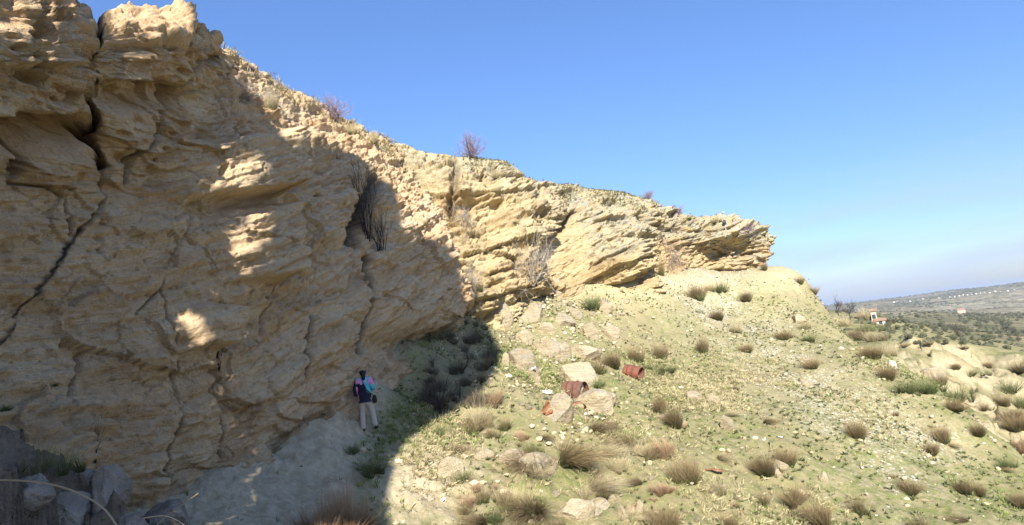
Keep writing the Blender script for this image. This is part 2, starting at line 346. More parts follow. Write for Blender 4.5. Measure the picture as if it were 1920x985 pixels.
# ------------------------------------------------------------------ the cliff at the back of the amphitheatre
WB = [
 [(700, 660, 29), (700, 560, 30), (705, 460, 31), (710, 380, 32), (715, 320, 33), (720, 272, 36)],
 [(800, 640, 27.5), (800, 540, 28.4), (800, 445, 29.8), (800, 380, 31.2), (800, 322, 33), (800, 286, 36)],
 [(880, 625, 27), (878, 550, 27.6), (873, 465, 29), (868, 392, 31), (868, 330, 33), (870, 292, 37)],
 [(935, 622, 27.6), (935, 545, 28.6), (935, 462, 30), (937, 392, 32), (942, 340, 34), (948, 303, 38)],
 [(985, 585, 29.4), (990, 525, 29.8), (990, 462, 30.6), (988, 405, 32), (986, 362, 35), (985, 333, 39)],
 [(1018, 575, 30), (1022, 525, 30.2), (1024, 465, 31), (1026, 420, 32.6), (1030, 380, 35.5), (1030, 345, 40)],
 [(1042, 570, 32.4), (1046, 528, 33.2), (1050, 475, 34.4), (1056, 430, 35.6), (1062, 385, 37.4), (1062, 351, 41)],
 [(1110, 545, 34.0), (1112, 505, 34.8), (1115, 462, 35.8), (1120, 422, 37.0), (1125, 390, 38.8), (1130, 356, 42)],
 [(1165, 542, 35.0), (1165, 502, 35.0), (1165, 466, 35.8), (1168, 430, 37.4), (1172, 395, 39.5), (1175, 363, 43)],
 [(1208, 530, 36.2), (1210, 500, 36.0), (1211, 465, 36.6), (1212, 430, 38), (1215, 405, 40), (1220, 377, 43)],
 [(1232, 522, 39.2), (1234, 497, 39.6), (1236, 465, 39.8), (1238, 435, 40), (1240, 410, 41), (1245, 387, 43.5)],
 [(1285, 518, 40.4), (1285, 492, 40.5), (1285, 465, 40.6), (1285, 440, 40.8), (1286, 420, 41.2), (1288, 407, 44)],
 [(1350, 514, 42.0), (1350, 492, 41.8), (1350, 466, 41.7), (1350, 442, 41.6), (1352, 429, 42), (1355, 419, 45)],
 [(1405, 512, 43.4), (1408, 492, 43), (1410, 472, 42.8), (1413, 454, 42.5), (1416, 442, 43), (1410, 436, 46)],
 [(1426, 506, 45.5), (1428, 488, 45.4), (1436, 472, 45), (1442, 460, 44.8), (1440, 451, 45), (1432, 446, 47)],
 [(1412, 505, 51), (1414, 488, 51), (1420, 474, 51), (1422, 462, 51), (1418, 454, 51), (1410, 450, 52)],
]
S = wall_grid(WB, [(0, 4.0, -.15), (-4, 12, -1.0), (-8, 40, -8)])
low = S[:, :1, :]+np.array([0, .3, -2.0]); S = np.concatenate([low, S], axis=1)
S = catmull(S, 940); S = catmull(S.transpose(1, 0, 2), 360).transpose(1, 0, 2)
N = surf_normals(S); nu, nv = S.shape[:2]
V = S.reshape(-1, 3); N = N.reshape(-1, 3)
if N[nu//2*nv+nv//3, 1] > 0: N = -N
px, py = proj(V)
cdip = np.interp(V[:, 0], [-6, 6, 11, 16, 22], [.42, .42, .30, .10, -.04])
X0 = np.cumsum(np.interp(np.linspace(-20, 40, 601), [-20, 8, 13, 17, 23, 40], [.16, .20, .20, .06, -.05, -.05]))*.1
b = V[:, 2]-np.interp(V[:, 0], np.linspace(-20, 40, 601), X0)-.05*V[:, 1]+.5*fbm(V*.16, 3, 103)
s = V[:, 0]+.4*V[:, 1]; q = V[:, 2]*0
D = np.zeros(len(V)); dark = np.zeros(len(V)); tint = np.zeros(len(V))
warp = np.stack([fbm(V*.2+5, 3, 121), fbm(V*.2+9, 3, 122), fbm(V*.2+14, 3, 123)], 1)
f1, e1 = facet((V+warp*2.2)*np.array([.30, .30, .42]), 131, 1.5)
f2, e2 = facet((V+warp*1.2)*np.array([.8, .8, 1.3]), 141, 1.3)
smooth = np.maximum(sm(1040, 1060, px)*sm(1125, 1095, px)*sm(395, 420, py), sm(1225, 1235, px)*sm(1290, 1270, px)*sm(450, 470, py))
bd = 1-.8*smooth
D += (f1*.48+f2*.14)*bd+.34*terr(fbm(V*.34, 3, 151), 3)+.05*fbm(V*2.4, 3, 152)
D += beds(b+.12*fbm(V*.5, 2, 165), s, V[:, 1], .42, 760, .5)*(.35+.65*bd)
D += strata(b, s, q, 1.5, 161, .14)*.78*bd
D += strata(b+.15*fbm(V*.5, 2, 166), s, q, .62, 171, .10)*.62*bd
D += strata(b+.15*fbm(V*1.1, 2, 167), s, q, .24, 181, .2)*.17*bd
wx = 4*terr(fbm(V*.6, 3, 195), 5)+1.5*fbm(V*3, 2, 196)
crack([(858, 300), (852, 340), (846, 385), (850, 420)], 7, .9, .6)
crack([(1092, 384), (1072, 400), (1052, 430), (1038, 448)], 5, .9, .5)
crack([(1108, 500), (1135, 487), (1165, 474), (1200, 462)], 3.5, .5, .4)  # shadow line under the overhang: a groove, its shade also painted dark
crack([(1105, 534), (1150, 538), (1196, 528), (1215, 508), (1222, 470)], 4.5, .8, .3)
crack([(1200, 404), (1222, 416), (1232, 430)], 5, .9, .5)
crack([(1300, 440), (1320, 428), (1370, 447), (1392, 432)], 2.5, .45, .3)
crack([(1398, 478), (1422, 474)], 4, .6, .3)
crack([(1290, 506), (1350, 508), (1420, 512)], 3.5, .6, .2)
crack([(1362, 478), (1385, 468), (1412, 452)], 1.6, .25, .3)
bulge(1310, 398, 60, 14, .35); bulge(1160, 500, 45, 24, .5); bulge(1160, 430, 45, 25, -.1); bulge(1280, 470, 20, 30, -.3)
bulge(965, 430, 42, 75, .6); bulge(915, 345, 18, 20, -.9, 4); bulge(905, 400, 22, 60, -.3); bulge(1032, 480, 16, 80, -.8, 3); bulge(1180, 500, 36, 30, .4, 4); bulge(1385, 445, 40, 8, .5)
nz = (np.gradient(S[..., 2], axis=1)/(np.linalg.norm(np.gradient(S, axis=1), axis=2)+1e-6)).ravel()
crest_y = np.interp(px, [740, 870, 950, 985, 1060, 1150, 1250, 1310, 1435], [275, 292, 302, 335, 350, 358, 385, 410, 442])
grey = np.clip(.22+1.1*sm(95, 15, py-crest_y)*(.5+.5*sm(950, 1150, px))+.75*sm(1085, 1120, px)*sm(1215, 1190, px)*sm(505, 470, py), 0, 1)
tint = .22*sm(0, .6, fbm(V*.3+3, 4, 198))
tint = np.maximum(tint, .22*sm(1215, 1240, px)*sm(440, 470, py))
D *= 1-.85*np.tile(sm(nv*5.2/9, nv*6.2/9, np.arange(nv)), nu)
NF = N*np.array([1, 1, .3]); NF /= np.maximum(np.linalg.norm(NF, axis=1, keepdims=True), .55)
V2 = V+NF*D[:, None]
bedv = np.stack([s*.12, b*1.5, V[:, 1]*.1], 1)
o = np_mesh('back_cliff', V2, grid_faces(nu, nv), M_BACK, True, dict(bedv=bedv, dark=dark, grey=grey, tint=tint))
tag(o, kind='structure'); BACKO = o; BACKV = V2
print('cliffs', time.time()-T0)
# ------------------------------------------------------------------ the ground: thin-plate surface through surveyed points
GP = [(235, 985, 9.4), (350, 915, 11.1), (430, 872, 12.5), (530, 828, 14.1), (635, 768, 15.9), (700, 718, 17.7), (775, 670, 20.1), (815, 642, 22.2),
 (868, 594, 25), (900, 606, 27.2), (930, 615, 28), (960, 592, 29), (1000, 572, 30), (1050, 560, 32.5), (1110, 537, 34.2), (1165, 533, 35.0), (1212, 522, 36.6),
 (1285, 512, 40.2), (1350, 508, 41.6), (1410, 506, 43.2), (1440, 504, 45.6), (1465, 502, 46.5),
 (1482, 515, 46), (1530, 553, 43), (1556, 592, 40), (1620, 652, 34), (1700, 706, 30), (1800, 764, 27), (1920, 862, 23), (2050, 960, 20),
 (690, 816, 16.3), (1080, 748, 22), (1187, 710, 25.5), (1110, 640, 28.5), (1020, 672, 24.3), (1090, 712, 23), (950, 695, 21.2), (900, 765, 18.6),
 (800, 850, 15.6), (720, 960, 13), (600, 900, 13.3), (500, 985, 11), (400, 945, 11), (1290, 880, 16.8), (1605, 822, 20.3), (1440, 862, 18),
 (1540, 950, 16), (1900, 950, 18.6), (1720, 905, 18), (1520, 690, 27.5), (1400, 600, 35), (1300, 560, 38), (1320, 655, 29.5), (1250, 765, 21.6),
 (1100, 985, 14), (900, 985, 13.4), (1300, 985, 14.6), (1700, 985, 15.6), (1460, 650, 31), (1210, 600, 32), (880, 660, 23), (1800, 860, 21.5), (760, 740, 19)]
pts = [P(*g) for g in GP]
pts += [np.array(t) for t in ((0, 0, -1.75), (0, 4, -2.2), (3, 0, -2.2), (0, 8, -3.2), (-3, 1, -1.3), (-3.5, 3.4, -1.0), (5, 6, -4.0), (10, 8, -5.3), (15, 12, -6.5), (22, 14, -8), (-2.6, 7.2, -2.6), (-4, 8.4, -2.5),
 (30, 25, -9), (32, 36, -8.5), (33, 50, -9), (26, 50, -4.0), (22, 58, -3), (0, -10, -2.5), (15, -8, -7), (-12, -6, 0), (-15, 30, 3), (-10, 14, -1.5), (-5, 40, 2), (10, 55, 1), (40, 5, -11), (36, 62, -9), (45, 45, -10), (45, 25, -11))]
for (x_, y_, Y_) in ((1482, 515, 46), (1530, 553, 43), (1556, 592, 40), (1620, 652, 34), (1700, 706, 30), (1800, 764, 27), (1920, 862, 23), (2050, 960, 20)):
    e_ = P(x_, y_, Y_); pts.append(e_*1.07+np.array([0, 0, -1.1])); pts.append(e_*1.22+np.array([0, 0, -3.0]))
pts = [p_ for p_ in pts if not (p_[0] > 29 and 24 < p_[1] < 37)]
pts = np.array(pts)
def tps_fit(p, z, lam=.02):
    n = len(p); d = np.linalg.norm(p[:, None]-p[None], axis=2); K = np.where(d > 0, d*d*np.log(d+1e-9), 0)+lam*np.eye(n)
    A = np.zeros((n+3, n+3)); A[:n, :n] = K; A[:n, n] = 1; A[:n, n+1:] = p; A[n, :n] = 1; A[n+1:, :n] = p.T
    return np.linalg.solve(A, np.concatenate([z, [0, 0, 0]]))
def tps_eval(p, wts, q_):
    out = np.empty(len(q_))
    for a in range(0, len(q_), 60000):
        c = q_[a:a+60000]; d2 = ((c[:, None]-p[None])**2).sum(2); K = .5*d2*np.log(d2+1e-12)
        out[a:a+60000] = K @ wts[:-3]+wts[-3]+c @ wts[-2:]
    return out
GW = tps_fit(pts[:, :2], pts[:, 2])
def ground_base(xy):
    z = tps_eval(pts[:, :2], GW, xy); x, y = xy[:, 0], xy[:, 1]
    # earth bank close to the camera, bottom left
    bp = [P(-420, 700, 4.6), P(-150, 765, 4.9), P(0, 806, 5.1), P(95, 842, 5.3), P(165, 892, 5.4), P(212, 955, 5.3), P(250, 1040, 5.0), P(280, 1250, 4.0)]
    d, t = seg_dist(x, y, [(v_[0], v_[1]) for v_ in bp])
    h = np.interp(t, np.linspace(0, 1, len(bp)), [v_[2]+.02 for v_ in bp])
    out = (y > np.interp(x, [v_[0] for v_ in bp], [v_[1] for v_ in bp]))
    z = np.maximum(z, h-np.where(out, 1.6, .55)*d-.05*np.sin(x*3)*np.sin(y*2.3))
    return z
def ground_disp(xy, z):
    p = np.stack([xy[:, 0], xy[:, 1], z*.7], 1)
    near = sm(60, 20, xy[:, 1])
    d = .28*fbm(p*.22, 3, 201)+.15*fbm(p*.9, 4, 211)-.16*np.abs(fbm(np.stack([p[:, 0]+.3*p[:, 1], p[:, 1]*.28, p[:, 2]*0], 1)*.75, 3, 231))+.055*fbm(p*3.3, 4, 221)*(.4+near)
    return d
r = np.geomspace(1.2, 58, 560); a = np.radians(np.concatenate([np.linspace(-78, -46, 30, endpoint=False), np.linspace(-46, 46, 580, endpoint=False), np.linspace(46, 78, 30)]))
RR, AA = np.meshgrid(r, a, indexing='ij'); xy = np.stack([(RR*np.sin(AA)).ravel(), (RR*np.cos(AA)).ravel()], 1)
z0 = ground_base(xy); zz = z0+ground_disp(xy, z0)
# sink the rim of the near sheet into the far land
rim = sm(50, 57.5, RR.ravel()); zz = zz-rim*6
V = np.concatenate([xy, zz[:, None]], 1); px, py = proj(V)
f2, e2 = facet(V*np.array([1.1, 1.1, 1.1]), 241, 1.0)
rub = sm(.0, .5, fbm(V*.45, 3, 243))*sm(1000, 800, px+py*.2)
V[:, 2] += f2*.13*np.clip(rub+.25, 0, 1)
f3, e3 = facet(V*np.array([3.3, 3.3, 3.3]), 245, 1.0); V[:, 2] += f3*.035
mnd = sm(300, 240, px-(py-900)*.3)*sm(9, 7, V[:, 1]); V[:, 2] += mnd*(f3*.13+f2*.12+.05*fbm(V*7, 3, 246))
# far gravel streak: white clay fragments running down the scree
d, t = seg_dist(px, py, [(1225, 500), (1290, 540), (1330, 570), (1390, 620), (1460, 690), (1530, 740), (1620, 800), (1700, 850)])
white = np.clip(np.exp(-((d+25*fbm(V*.5, 3, 247))/np.interp(t, [0, .3, 1], [45, 75, 85]))**2)*(.55+.9*fbm(V*.9, 3, 248))+.5*np.exp(-((px-1350)/90)**2-((py-515)/18)**2), 0, 1)
pale = np.clip(sm(720, 640, px+(py-850)*.35)*1.0+1.0*np.exp(-((px-790)/110)**2-((py-900)/90)**2), 0, 1)   # white marl under the wall
green = np.clip(.52-.7*np.exp(-((px-870)/60)**2-((py-670)/80)**2)+.9*fbm(V*.35, 4, 251)-.6*white+.25*sm(620, 800, py), 0, 1)*(1-.75*pale)*sm(500, 560, py)
clay = np.clip(np.exp(-((px-1180)/260)**2-((py-545)/28)**2)+np.exp(-((px-1475)/45)**2-((py-520)/26)**2)+.8*np.exp(-((px-1450)/60)**2-((py-590)/16)**2), 0, 1)
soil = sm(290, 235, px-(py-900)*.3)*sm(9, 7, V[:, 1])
rot = sm(760, 700, np.abs(px-880)*3+np.abs(py-660)*3+620)
k = NT('scree_soil', .97, .1); p = k.pos()
n1 = k.noise(p, .8, 5, .6); n2 = k.noise(p, 4.5, 5, .65); n3 = k.noise(p, 22, 4, .7)
c = k.mix(k.ramp(n1, .35, .65), (.255, .215, .108), (.315, .27, .148))
c = k.mix(k.ramp(n3, .42, .7, 0, .8), c, (.28, .24, .14))
c = k.mix(k.attr('clay'), c, k.mix(k.ramp(n2, .35, .65), (.40, .325, .175), (.45, .385, .235)))
c = k.mix(k.attr('pale'), c, k.mix(k.ramp(n2, .4, .66), (.43, .345, .225), (.57, .48, .335)))
wv = k.n('TexVoronoi'); wv.inputs['Scale'].default_value = 9; k.l(p, wv.inputs['Vector'])
c = k.mix(k.math('MULTIPLY', k.attr('white'), k.ramp(wv.outputs['Distance'], .5, .28)), c, (.56, .54, .46))
gm = k.math('MULTIPLY', k.ramp(k.noise(p, 3.2, 5, .75), .42, .60), k.attr('green'))
c = k.mix(gm, c, k.mix(n3, (.10, .125, .035), (.23, .23, .085)))
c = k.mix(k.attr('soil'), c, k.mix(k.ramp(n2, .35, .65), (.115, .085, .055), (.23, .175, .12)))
k.col(c); k.bump(n2, .08, .8); k.bump(n3, .03, 1); k.bump(k.noise(p, 70, 3, .7), .008, .8)
M_GROUND = k.m
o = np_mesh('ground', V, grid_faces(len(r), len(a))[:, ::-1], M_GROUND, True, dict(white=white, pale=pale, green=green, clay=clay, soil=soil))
tag(o, kind='structure'); GROUNDO = o; GV = V
print('ground', time.time()-T0)
# ------------------------------------------------------------------ the valley and the hills beyond
FP = [(1700, 745, 46), (1800, 815, 41), (1900, 900, 37), (1960, 940, 36), (1680, 692, 54), (1715, 662, 60), (1760, 652, 62), (1800, 654, 64), (1860, 664, 64), (1910, 678, 62), (1975, 695, 58),
 (1700, 704, 54), (1780, 697, 57), (1860, 722, 56), (1920, 742, 54), (1700, 642, 85), (1800, 645, 90), (1900, 660, 95), (1650, 612, 105), (1600, 588, 130), (1560, 584, 135),
 (1700, 618, 200), (1800, 622, 180), (1900, 640, 170), (1650, 608, 420), (1700, 600, 400), (1800, 606, 350), (1900, 615, 350), (1990, 620, 350), (1900, 592, 700), (1750, 589, 800), (1690, 588, 900), (1600, 590, 700),
 (1600, 592, 1300), (1700, 588, 1300), (1800, 581, 1300), (1900, 575, 1200), (2000, 570, 1200), (1500, 584, 3500), (1550, 577, 3500), (1650, 564, 3200), (1750, 552, 3000), (1850, 540, 3000), (1920, 531, 2900), (2050, 516, 2900)]
FV = [P(*g) for g in FP]
fq = [(math.atan2(v[0], v[1])/.3, math.log(math.hypot(v[0], v[1]))) for v in FV]; fz = [v[2] for v in FV]
for az_ in (-150, -100, -60, -30, 0, 18):
    for r_, z_ in ((46, -14), (150, -18), (600, -35), (3000, -50)): fq.append((math.radians(az_)/.3, math.log(r_))); fz.append(z_)
for az_ in (60, 90, 130, 180):
    for r_, z_ in ((46, -16), (150, -22), (600, -35), (3000, -40)): fq.append((math.radians(az_)/.3, math.log(r_))); fz.append(z_)
for az_ in (-150, -60, 0, 30, 45, 80, 130): fq.append((math.radians(az_)/.3, math.log(6000))); fz.append(-90)
for az_ in (22, 28, 34, 40, 46): fq.append((math.radians(az_)/.3, math.log(44))); fz.append(-11.5)
fq = np.array(fq); fz = np.array(fz); FWT = tps_fit(fq, fz, .001)
r = np.geomspace(46, 6200, 360); a = np.concatenate([np.radians(np.linspace(-165, 15, 60, endpoint=False)), np.radians(np.linspace(15, 55, 400, endpoint=False)), np.radians(np.linspace(55, 180, 40))])
RR, AA = np.meshgrid(r, a, indexing='ij'); R1 = RR.ravel(); A1 = AA.ravel()
def far_base(az_, r_): return tps_eval(fq, FWT, np.stack([az_/.3, np.log(r_)], 1))
zf = far_base(A1, R1); xy = np.stack([R1*np.sin(A1), R1*np.cos(A1)], 1); p3 = np.stack([xy[:, 0], xy[:, 1], zf*0], 1)
zf += np.minimum(.0045*R1, 9)*fbm(p3/(R1*.12+10)[:, None]*0+p3*.004, 4, 401)*sm(300, 900, R1)+.9*fbm(p3*.035, 4, 405)*sm(50, 90, R1)*sm(400, 200, R1)
outc = sm(49, 56, R1)*sm(88, 76, R1)*sm(.50, .58, A1)
f4, e4 = facet(p3*np.array([.28, .28, 1]), 411, 1.2); f5, e5 = facet(p3*np.array([.8, .8, 1]), 416, 1.2); zf += outc*(f4*.7+f5*.12+1.1*fbm(p3*.35, 4, 412)-.8*np.abs(fbm(p3*.6, 3, 413)))
rav = fbm(p3*np.array([.0016, .0016, 1]), 5, 415); zf -= sm(1200, 2200, R1)*sm(3600, 2900, R1)*22*np.abs(rav)
V = np.concatenate([xy, zf[:, None]], 1); FARV = V
k = NT('valley_land', .97, .1); p = k.pos()
n1 = k.noise(p, .012, 5, .6); n2 = k.noise(p, .06, 5, .7); n3 = k.noise(p, .6, 5, .7)
vo = k.n('TexVoronoi'); vo.inputs['Scale'].default_value = .0065; k.l(p, vo.inputs['Vector'])
vr = k.n('SeparateColor'); k.l(vo.outputs['Color'], vr.inputs[0])
c = k.mix(vr.outputs[0], (.21, .18, .085), (.34, .26, .15))
c = k.mix(k.ramp(vr.outputs[1], .55, .9, 0, .8), c, (.44, .38, .24))
c = k.mix(k.ramp(n2, .42, .56, 0, .85), c, (.085, .08, .045))
c = k.mix(k.ramp(n1, .5, .62, 0, .55), c, (.10, .105, .055))
nearc = k.mix(k.ramp(n3, .4, .65), (.30, .25, .13), (.15, .16, .06))
c = k.mix(k.attr('near'), c, nearc)
c = k.mix(k.attr('outcrop'), c, k.mix(k.ramp(n3, .35, .62), (.32, .265, .15), (.42, .35, .215)))
k.col(c); k.bump(n3, .5, .8); k.bump(k.noise(p, 3, 4, .7), .15, .8)
slope = np.abs(np.gradient(zf.reshape(RR.shape), axis=0)/np.gradient(RR, axis=0)).ravel()
oc = outc*sm(.12, .3, np.gradient(zf.reshape(RR.shape), axis=0).ravel()/np.gradient(RR, axis=0).ravel()+.25*fbm(p3*.4, 3, 420))
oc = np.maximum(oc, .9*sm(46, 50, R1)*sm(60, 54, R1)*sm(.1, .5, fbm(p3*.2, 3, 421)))
o = np_mesh('valley_hills', V, grid_faces(len(r), len(a))[:, ::-1], k.m, True, dict(near=sm(260, 110, R1), outcrop=oc)); tag(o, kind='structure')
k = NT('sea_plain', .8, .2); k.col((.10, .17, .26))
ang = np.linspace(0, 2*np.pi, 97)[:-1]; V = np.array([(0, 0, -100)]+[(30000*math.sin(t_), 30000*math.cos(t_), -100) for t_ in ang])
o = np_mesh('sea', V, np.array([(0, (i_+1) % 96+1, i_+1) for i_ in range(96)]), k.m, False); tag(o, kind='structure')

# ------------------------------------------------------------------ added shade caster: unseen rock sheet behind the camera, pierced for the lit patches
def bvh_of(V, Fq, step=1):
    return BVHTree.FromPolygons(V.tolist(), Fq.tolist(), epsilon=0)
def inpoly(x, y, poly):
    c = False; n = len(poly); j = n-1
    for i in range(n):
        xi, yi = poly[i]; xj, yj = poly[j]
        if (yi > y) != (yj > y) and x < (xj-xi)*(y-yi)/(yj-yi)+xi: c = not c
        j = i
    return c
def decim(V, n0, n1, k):
    G = V.reshape(n0, n1, 3)[::k, ::k]; return G.reshape(-1, 3), grid_faces(G.shape[0], G.shape[1])
bw = bvh_of(*decim(WALLV, 900, 660, 3)); bg_ = bvh_of(*decim(GV, 560, 640, 3)); bb = bvh_of(*decim(BACKV, 940, 360, 3))
def first_hit(o_, d_, trees):
    best = None
    for t_ in trees:
        h = t_.ray_cast(Vector(tuple(o_)), Vector(tuple(d_)), 400)
        if h[0] is not None and (best is None or h[3] < best[3]): best = h
    return best
LIT = [[(745, 1100), (735, 985), (722, 930), (740, 860), (765, 822), (830, 785), (900, 740), (935, 690), (942, 660), (915, 615), (885, 590), (872, 560), (866, 520),
  (850, 485), (836, 452), (800, 444), (757, 434), (752, 400), (745, 360), (735, 345), (700, 330), (690, 292), (660, 276), (634, 285), (600, 262), (570, 265),
  (545, 275), (520, 240), (500, 215), (475, 185), (430, 125), (405, 95), (420, 60), (700, -400), (4000, -400), (4000, 1100)],
 [(310, 320), (345, 285), (380, 285), (415, 275), (450, 300), (500, 290), (500, 340), (455, 350), (420, 352), (360, 370), (325, 355)],
 [(480, 398), (508, 400), (505, 440), (480, 480), (470, 500), (440, 525), (410, 505), (430, 490), (425, 460), (410, 440), (450, 430)],
 [(343, 583), (375, 595), (385, 620), (398, 625), (385, 650), (355, 630), (340, 600)],
 [(-30, 10), (110, -40), (98, 67), (106, 100), (100, 118), (80, 114), (47, 94), (30, 74), (7, 57), (-30, 50)],
 [(200, -20), (340, -30), (372, 62), (350, 80), (270, 62), (245, 78), (208, 72)], [(210, 108), (245, 112), (272, 140), (255, 147), (212, 138)]]
CSX, CSZ, CH, CY0 = -15.5, -4.0, .11, -3.2
nX, nZ = 146, 252
solid = np.zeros((nX, nZ), bool)
for i in range(nX):
    for j in range(nZ):
        o_ = (CSX+(i+.5)*CH, CY0, CSZ+(j+.5)*CH)
        h = first_hit(o_, ANTI, (bw, bg_))
        if h is None or o_[0] > .8: continue
        X_ = np.array(h[0]); 
        if X_[1] < .5: solid[i, j] = True; continue
        ux, uy = proj(X_[None]); ux, uy = ux[0], uy[0]
        if uy > 1000 and ux > 600: continue
        if (ux < -90 or uy < -60) and o_[2] > 5.5: continue
        solid[i, j] = not any(inpoly(ux, uy, L) for L in LIT)
gx = CSX+np.arange(nX+1)*CH; gz = CSZ+np.arange(nZ+1)*CH
GX, GZ = np.meshgrid(gx, gz, indexing='ij')
fr = np.stack([GX.ravel(), np.full(GX.size, CY0), GZ.ravel()], 1)
nb = np.array([fbm(fr*.6, 4, 301), fbm(fr*.6+9, 3, 302)])
fr2 = fr.copy(); fr2[:, 1] += .25*nb[0]; fr2[:, 0] += .03*nb[1]; fr2[:, 2] += .03*nb[0]
bk = fr-np.outer(.9+.35*nb[1], ANTI)
VV = np.concatenate([fr2, bk]); n1_ = nZ+1; off = len(fr); FF = []
for i in range(nX):
    for j in range(nZ):
        if not solid[i, j]: continue
        a0, a1, a2, a3 = i*n1_+j, (i+1)*n1_+j, (i+1)*n1_+j+1, i*n1_+j+1
        FF += [(a0, a3, a2, a1), (a0+off, a1+off, a2+off, a3+off)]
        for di, dj, e in ((-1, 0, (a0, a3)), (1, 0, (a2, a1)), (0, -1, (a1, a0)), (0, 1, (a3, a2))):
            ii, jj = i+di, j+dj
            if not (0 <= ii < nX and 0 <= jj < nZ) or not solid[ii, jj]: FF.append((e[1], e[0], e[0]+off, e[1]+off))
FF = np.array(FF); used = np.unique(FF); re = np.zeros(len(VV), int); re[used] = np.arange(len(used))
VV = VV[used]; FF = re[FF]
bedv = np.stack([VV[:, 0]*.22, VV[:, 2]*3.2, VV[:, 1]*.2], 1); zz0 = np.zeros(len(VV))
o = np_mesh('unseen_shade_caster', VV, FF, M_WALL, True, dict(bedv=bedv, dark=zz0, grey=zz0+.3, tint=zz0))
tag(o, kind='structure')
print('caster', time.time()-T0)
# ------------------------------------------------------------------ haze over the valley
k = bpy.data.materials.new('haze_air'); k.use_nodes = True; nt = k.node_tree; nt.nodes.clear()
pv = nt.nodes.new('ShaderNodeVolumePrincipled'); pv.inputs['Color'].default_value = (.80, .88, 1, 1); pv.inputs['Density'].default_value = 1.3e-4; pv.inputs['Anisotropy'].default_value = .2
mo = nt.nodes.new('ShaderNodeOutputMaterial'); nt.links.new(pv.outputs[0], mo.inputs['Volume'])
L_ = 30500; B_ = np.array([(x_, y_, z_) for x_ in (-L_, L_) for y_ in (-L_, L_) for z_ in (-140, 45)], float)
o = np_mesh('haze', B_, np.array([(0, 1, 3, 2), (4, 6, 7, 5), (0, 4, 5, 1), (2, 3, 7, 6), (0, 2, 6, 4), (1, 5, 7, 3)]), k, False); tag(o, kind='stuff')

# ------------------------------------------------------------------ placing things on the ground and the cliffs
bgv = bvh_of(*decim(GV, 560, 640, 2)); bwv = bvh_of(*decim(WALLV, 900, 660, 2)); bbv = bvh_of(*decim(BACKV, 940, 360, 2)); bfv = bvh_of(*decim(FARV, 360, 500, 1))
def hit(px_, py_, which='all'):
    tr = dict(all=(bgv, bwv, bbv, bfv), g=(bgv,), w=(bwv,), b=(bbv,), f=(bfv,))[which]
    d = ray(px_, py_); best = None
    for t_ in tr:
        h = t_.ray_cast(Vector((0, 0, 0)), Vector(tuple(d)), 9000)
        if h[0] is not None and (best is None or h[3] < best[3]): best = h
    if best is None: return None
    return np.array(best[0]), np.array(best[1]), float(np.dot(np.array(best[0]), FW))
def gz_at(x, y):
    h = bgv.ray_cast(Vector((x, y, 60)), Vector((0, 0, -1)), 200); return h[0][2] if h[0] is not None else None
MATS = {}
def simple_mat(name, stops, rough=.9, var=.25, attr='t', spec=.2, transl=0):
    k = NT(name, rough, spec)
    rr = k.n('ValToRGB'); el = rr.color_ramp.elements
    el[0].position = stops[0][0]; el[0].color = stops[0][1]+(1,); el[1].position = stops[-1][0]; el[1].color = stops[-1][1]+(1,)
    for ps, c in stops[1:-1]: e = el.new(ps); e.color = c+(1,)
    k.l(k.attr(attr), rr.inputs[0])
    oi = k.n('ObjectInfo'); hs = k.n('HueSaturation'); k.l(rr.outputs[0], hs.inputs['Color'])
    vv = k.math('ADD', k.ramp(oi.outputs['Random'], 0, 1, 1-var, 1+var), k.ramp(k.attr('v'), 0, 1, -var, var)); k.l(vv, hs.inputs['Value'])
    k.col(hs.outputs[0]); return k.m
M_DRY = simple_mat('dry_stems', [(0, (.05, .06, .02)), (.22, (.095, .085, .035)), (.5, (.15, .11, .055)), (1, (.26, .195, .105))])
M_DRY2 = simple_mat('red_brown_stems', [(0, (.12, .08, .04)), (.4, (.27, .17, .095)), (1, (.46, .32, .20))])
M_TAN = simple_mat('tan_stems', [(0, (.17, .16, .07)), (.4, (.34, .28, .15)), (1, (.50, .42, .26))])
M_GRN = simple_mat('green_blades', [(0, (.05, .06, .02)), (.5, (.095, .115, .04)), (1, (.19, .19, .08))])
M_GREY = simple_mat('grey_twigs', [(0, (.20, .16, .12)), (.5, (.36, .31, .25)), (1, (.50, .45, .38))])
M_GREYD = simple_mat('brown_roots', [(0, (.13, .10, .075)), (.5, (.24, .19, .14)), (1, (.36, .30, .22))])
M_SCRUB = simple_mat('scrub_twigs', [(0, (.07, .065, .04)), (.5, (.12, .10, .065)), (1, (.20, .165, .11))])
M_DARKT = simple_mat('dark_twigs', [(0, (.035, .028, .025)), (.5, (.055, .045, .04)), (1, (.12, .10, .09))])
M_PINK = simple_mat('violet_grey_twigs', [(0, (.12, .09, .09)), (.5, (.20, .15, .17)), (1, (.34, .26, .32))])
M_STRAW = simple_mat('straw', [(0, (.45, .34, .20)), (1, (.66, .52, .34))])
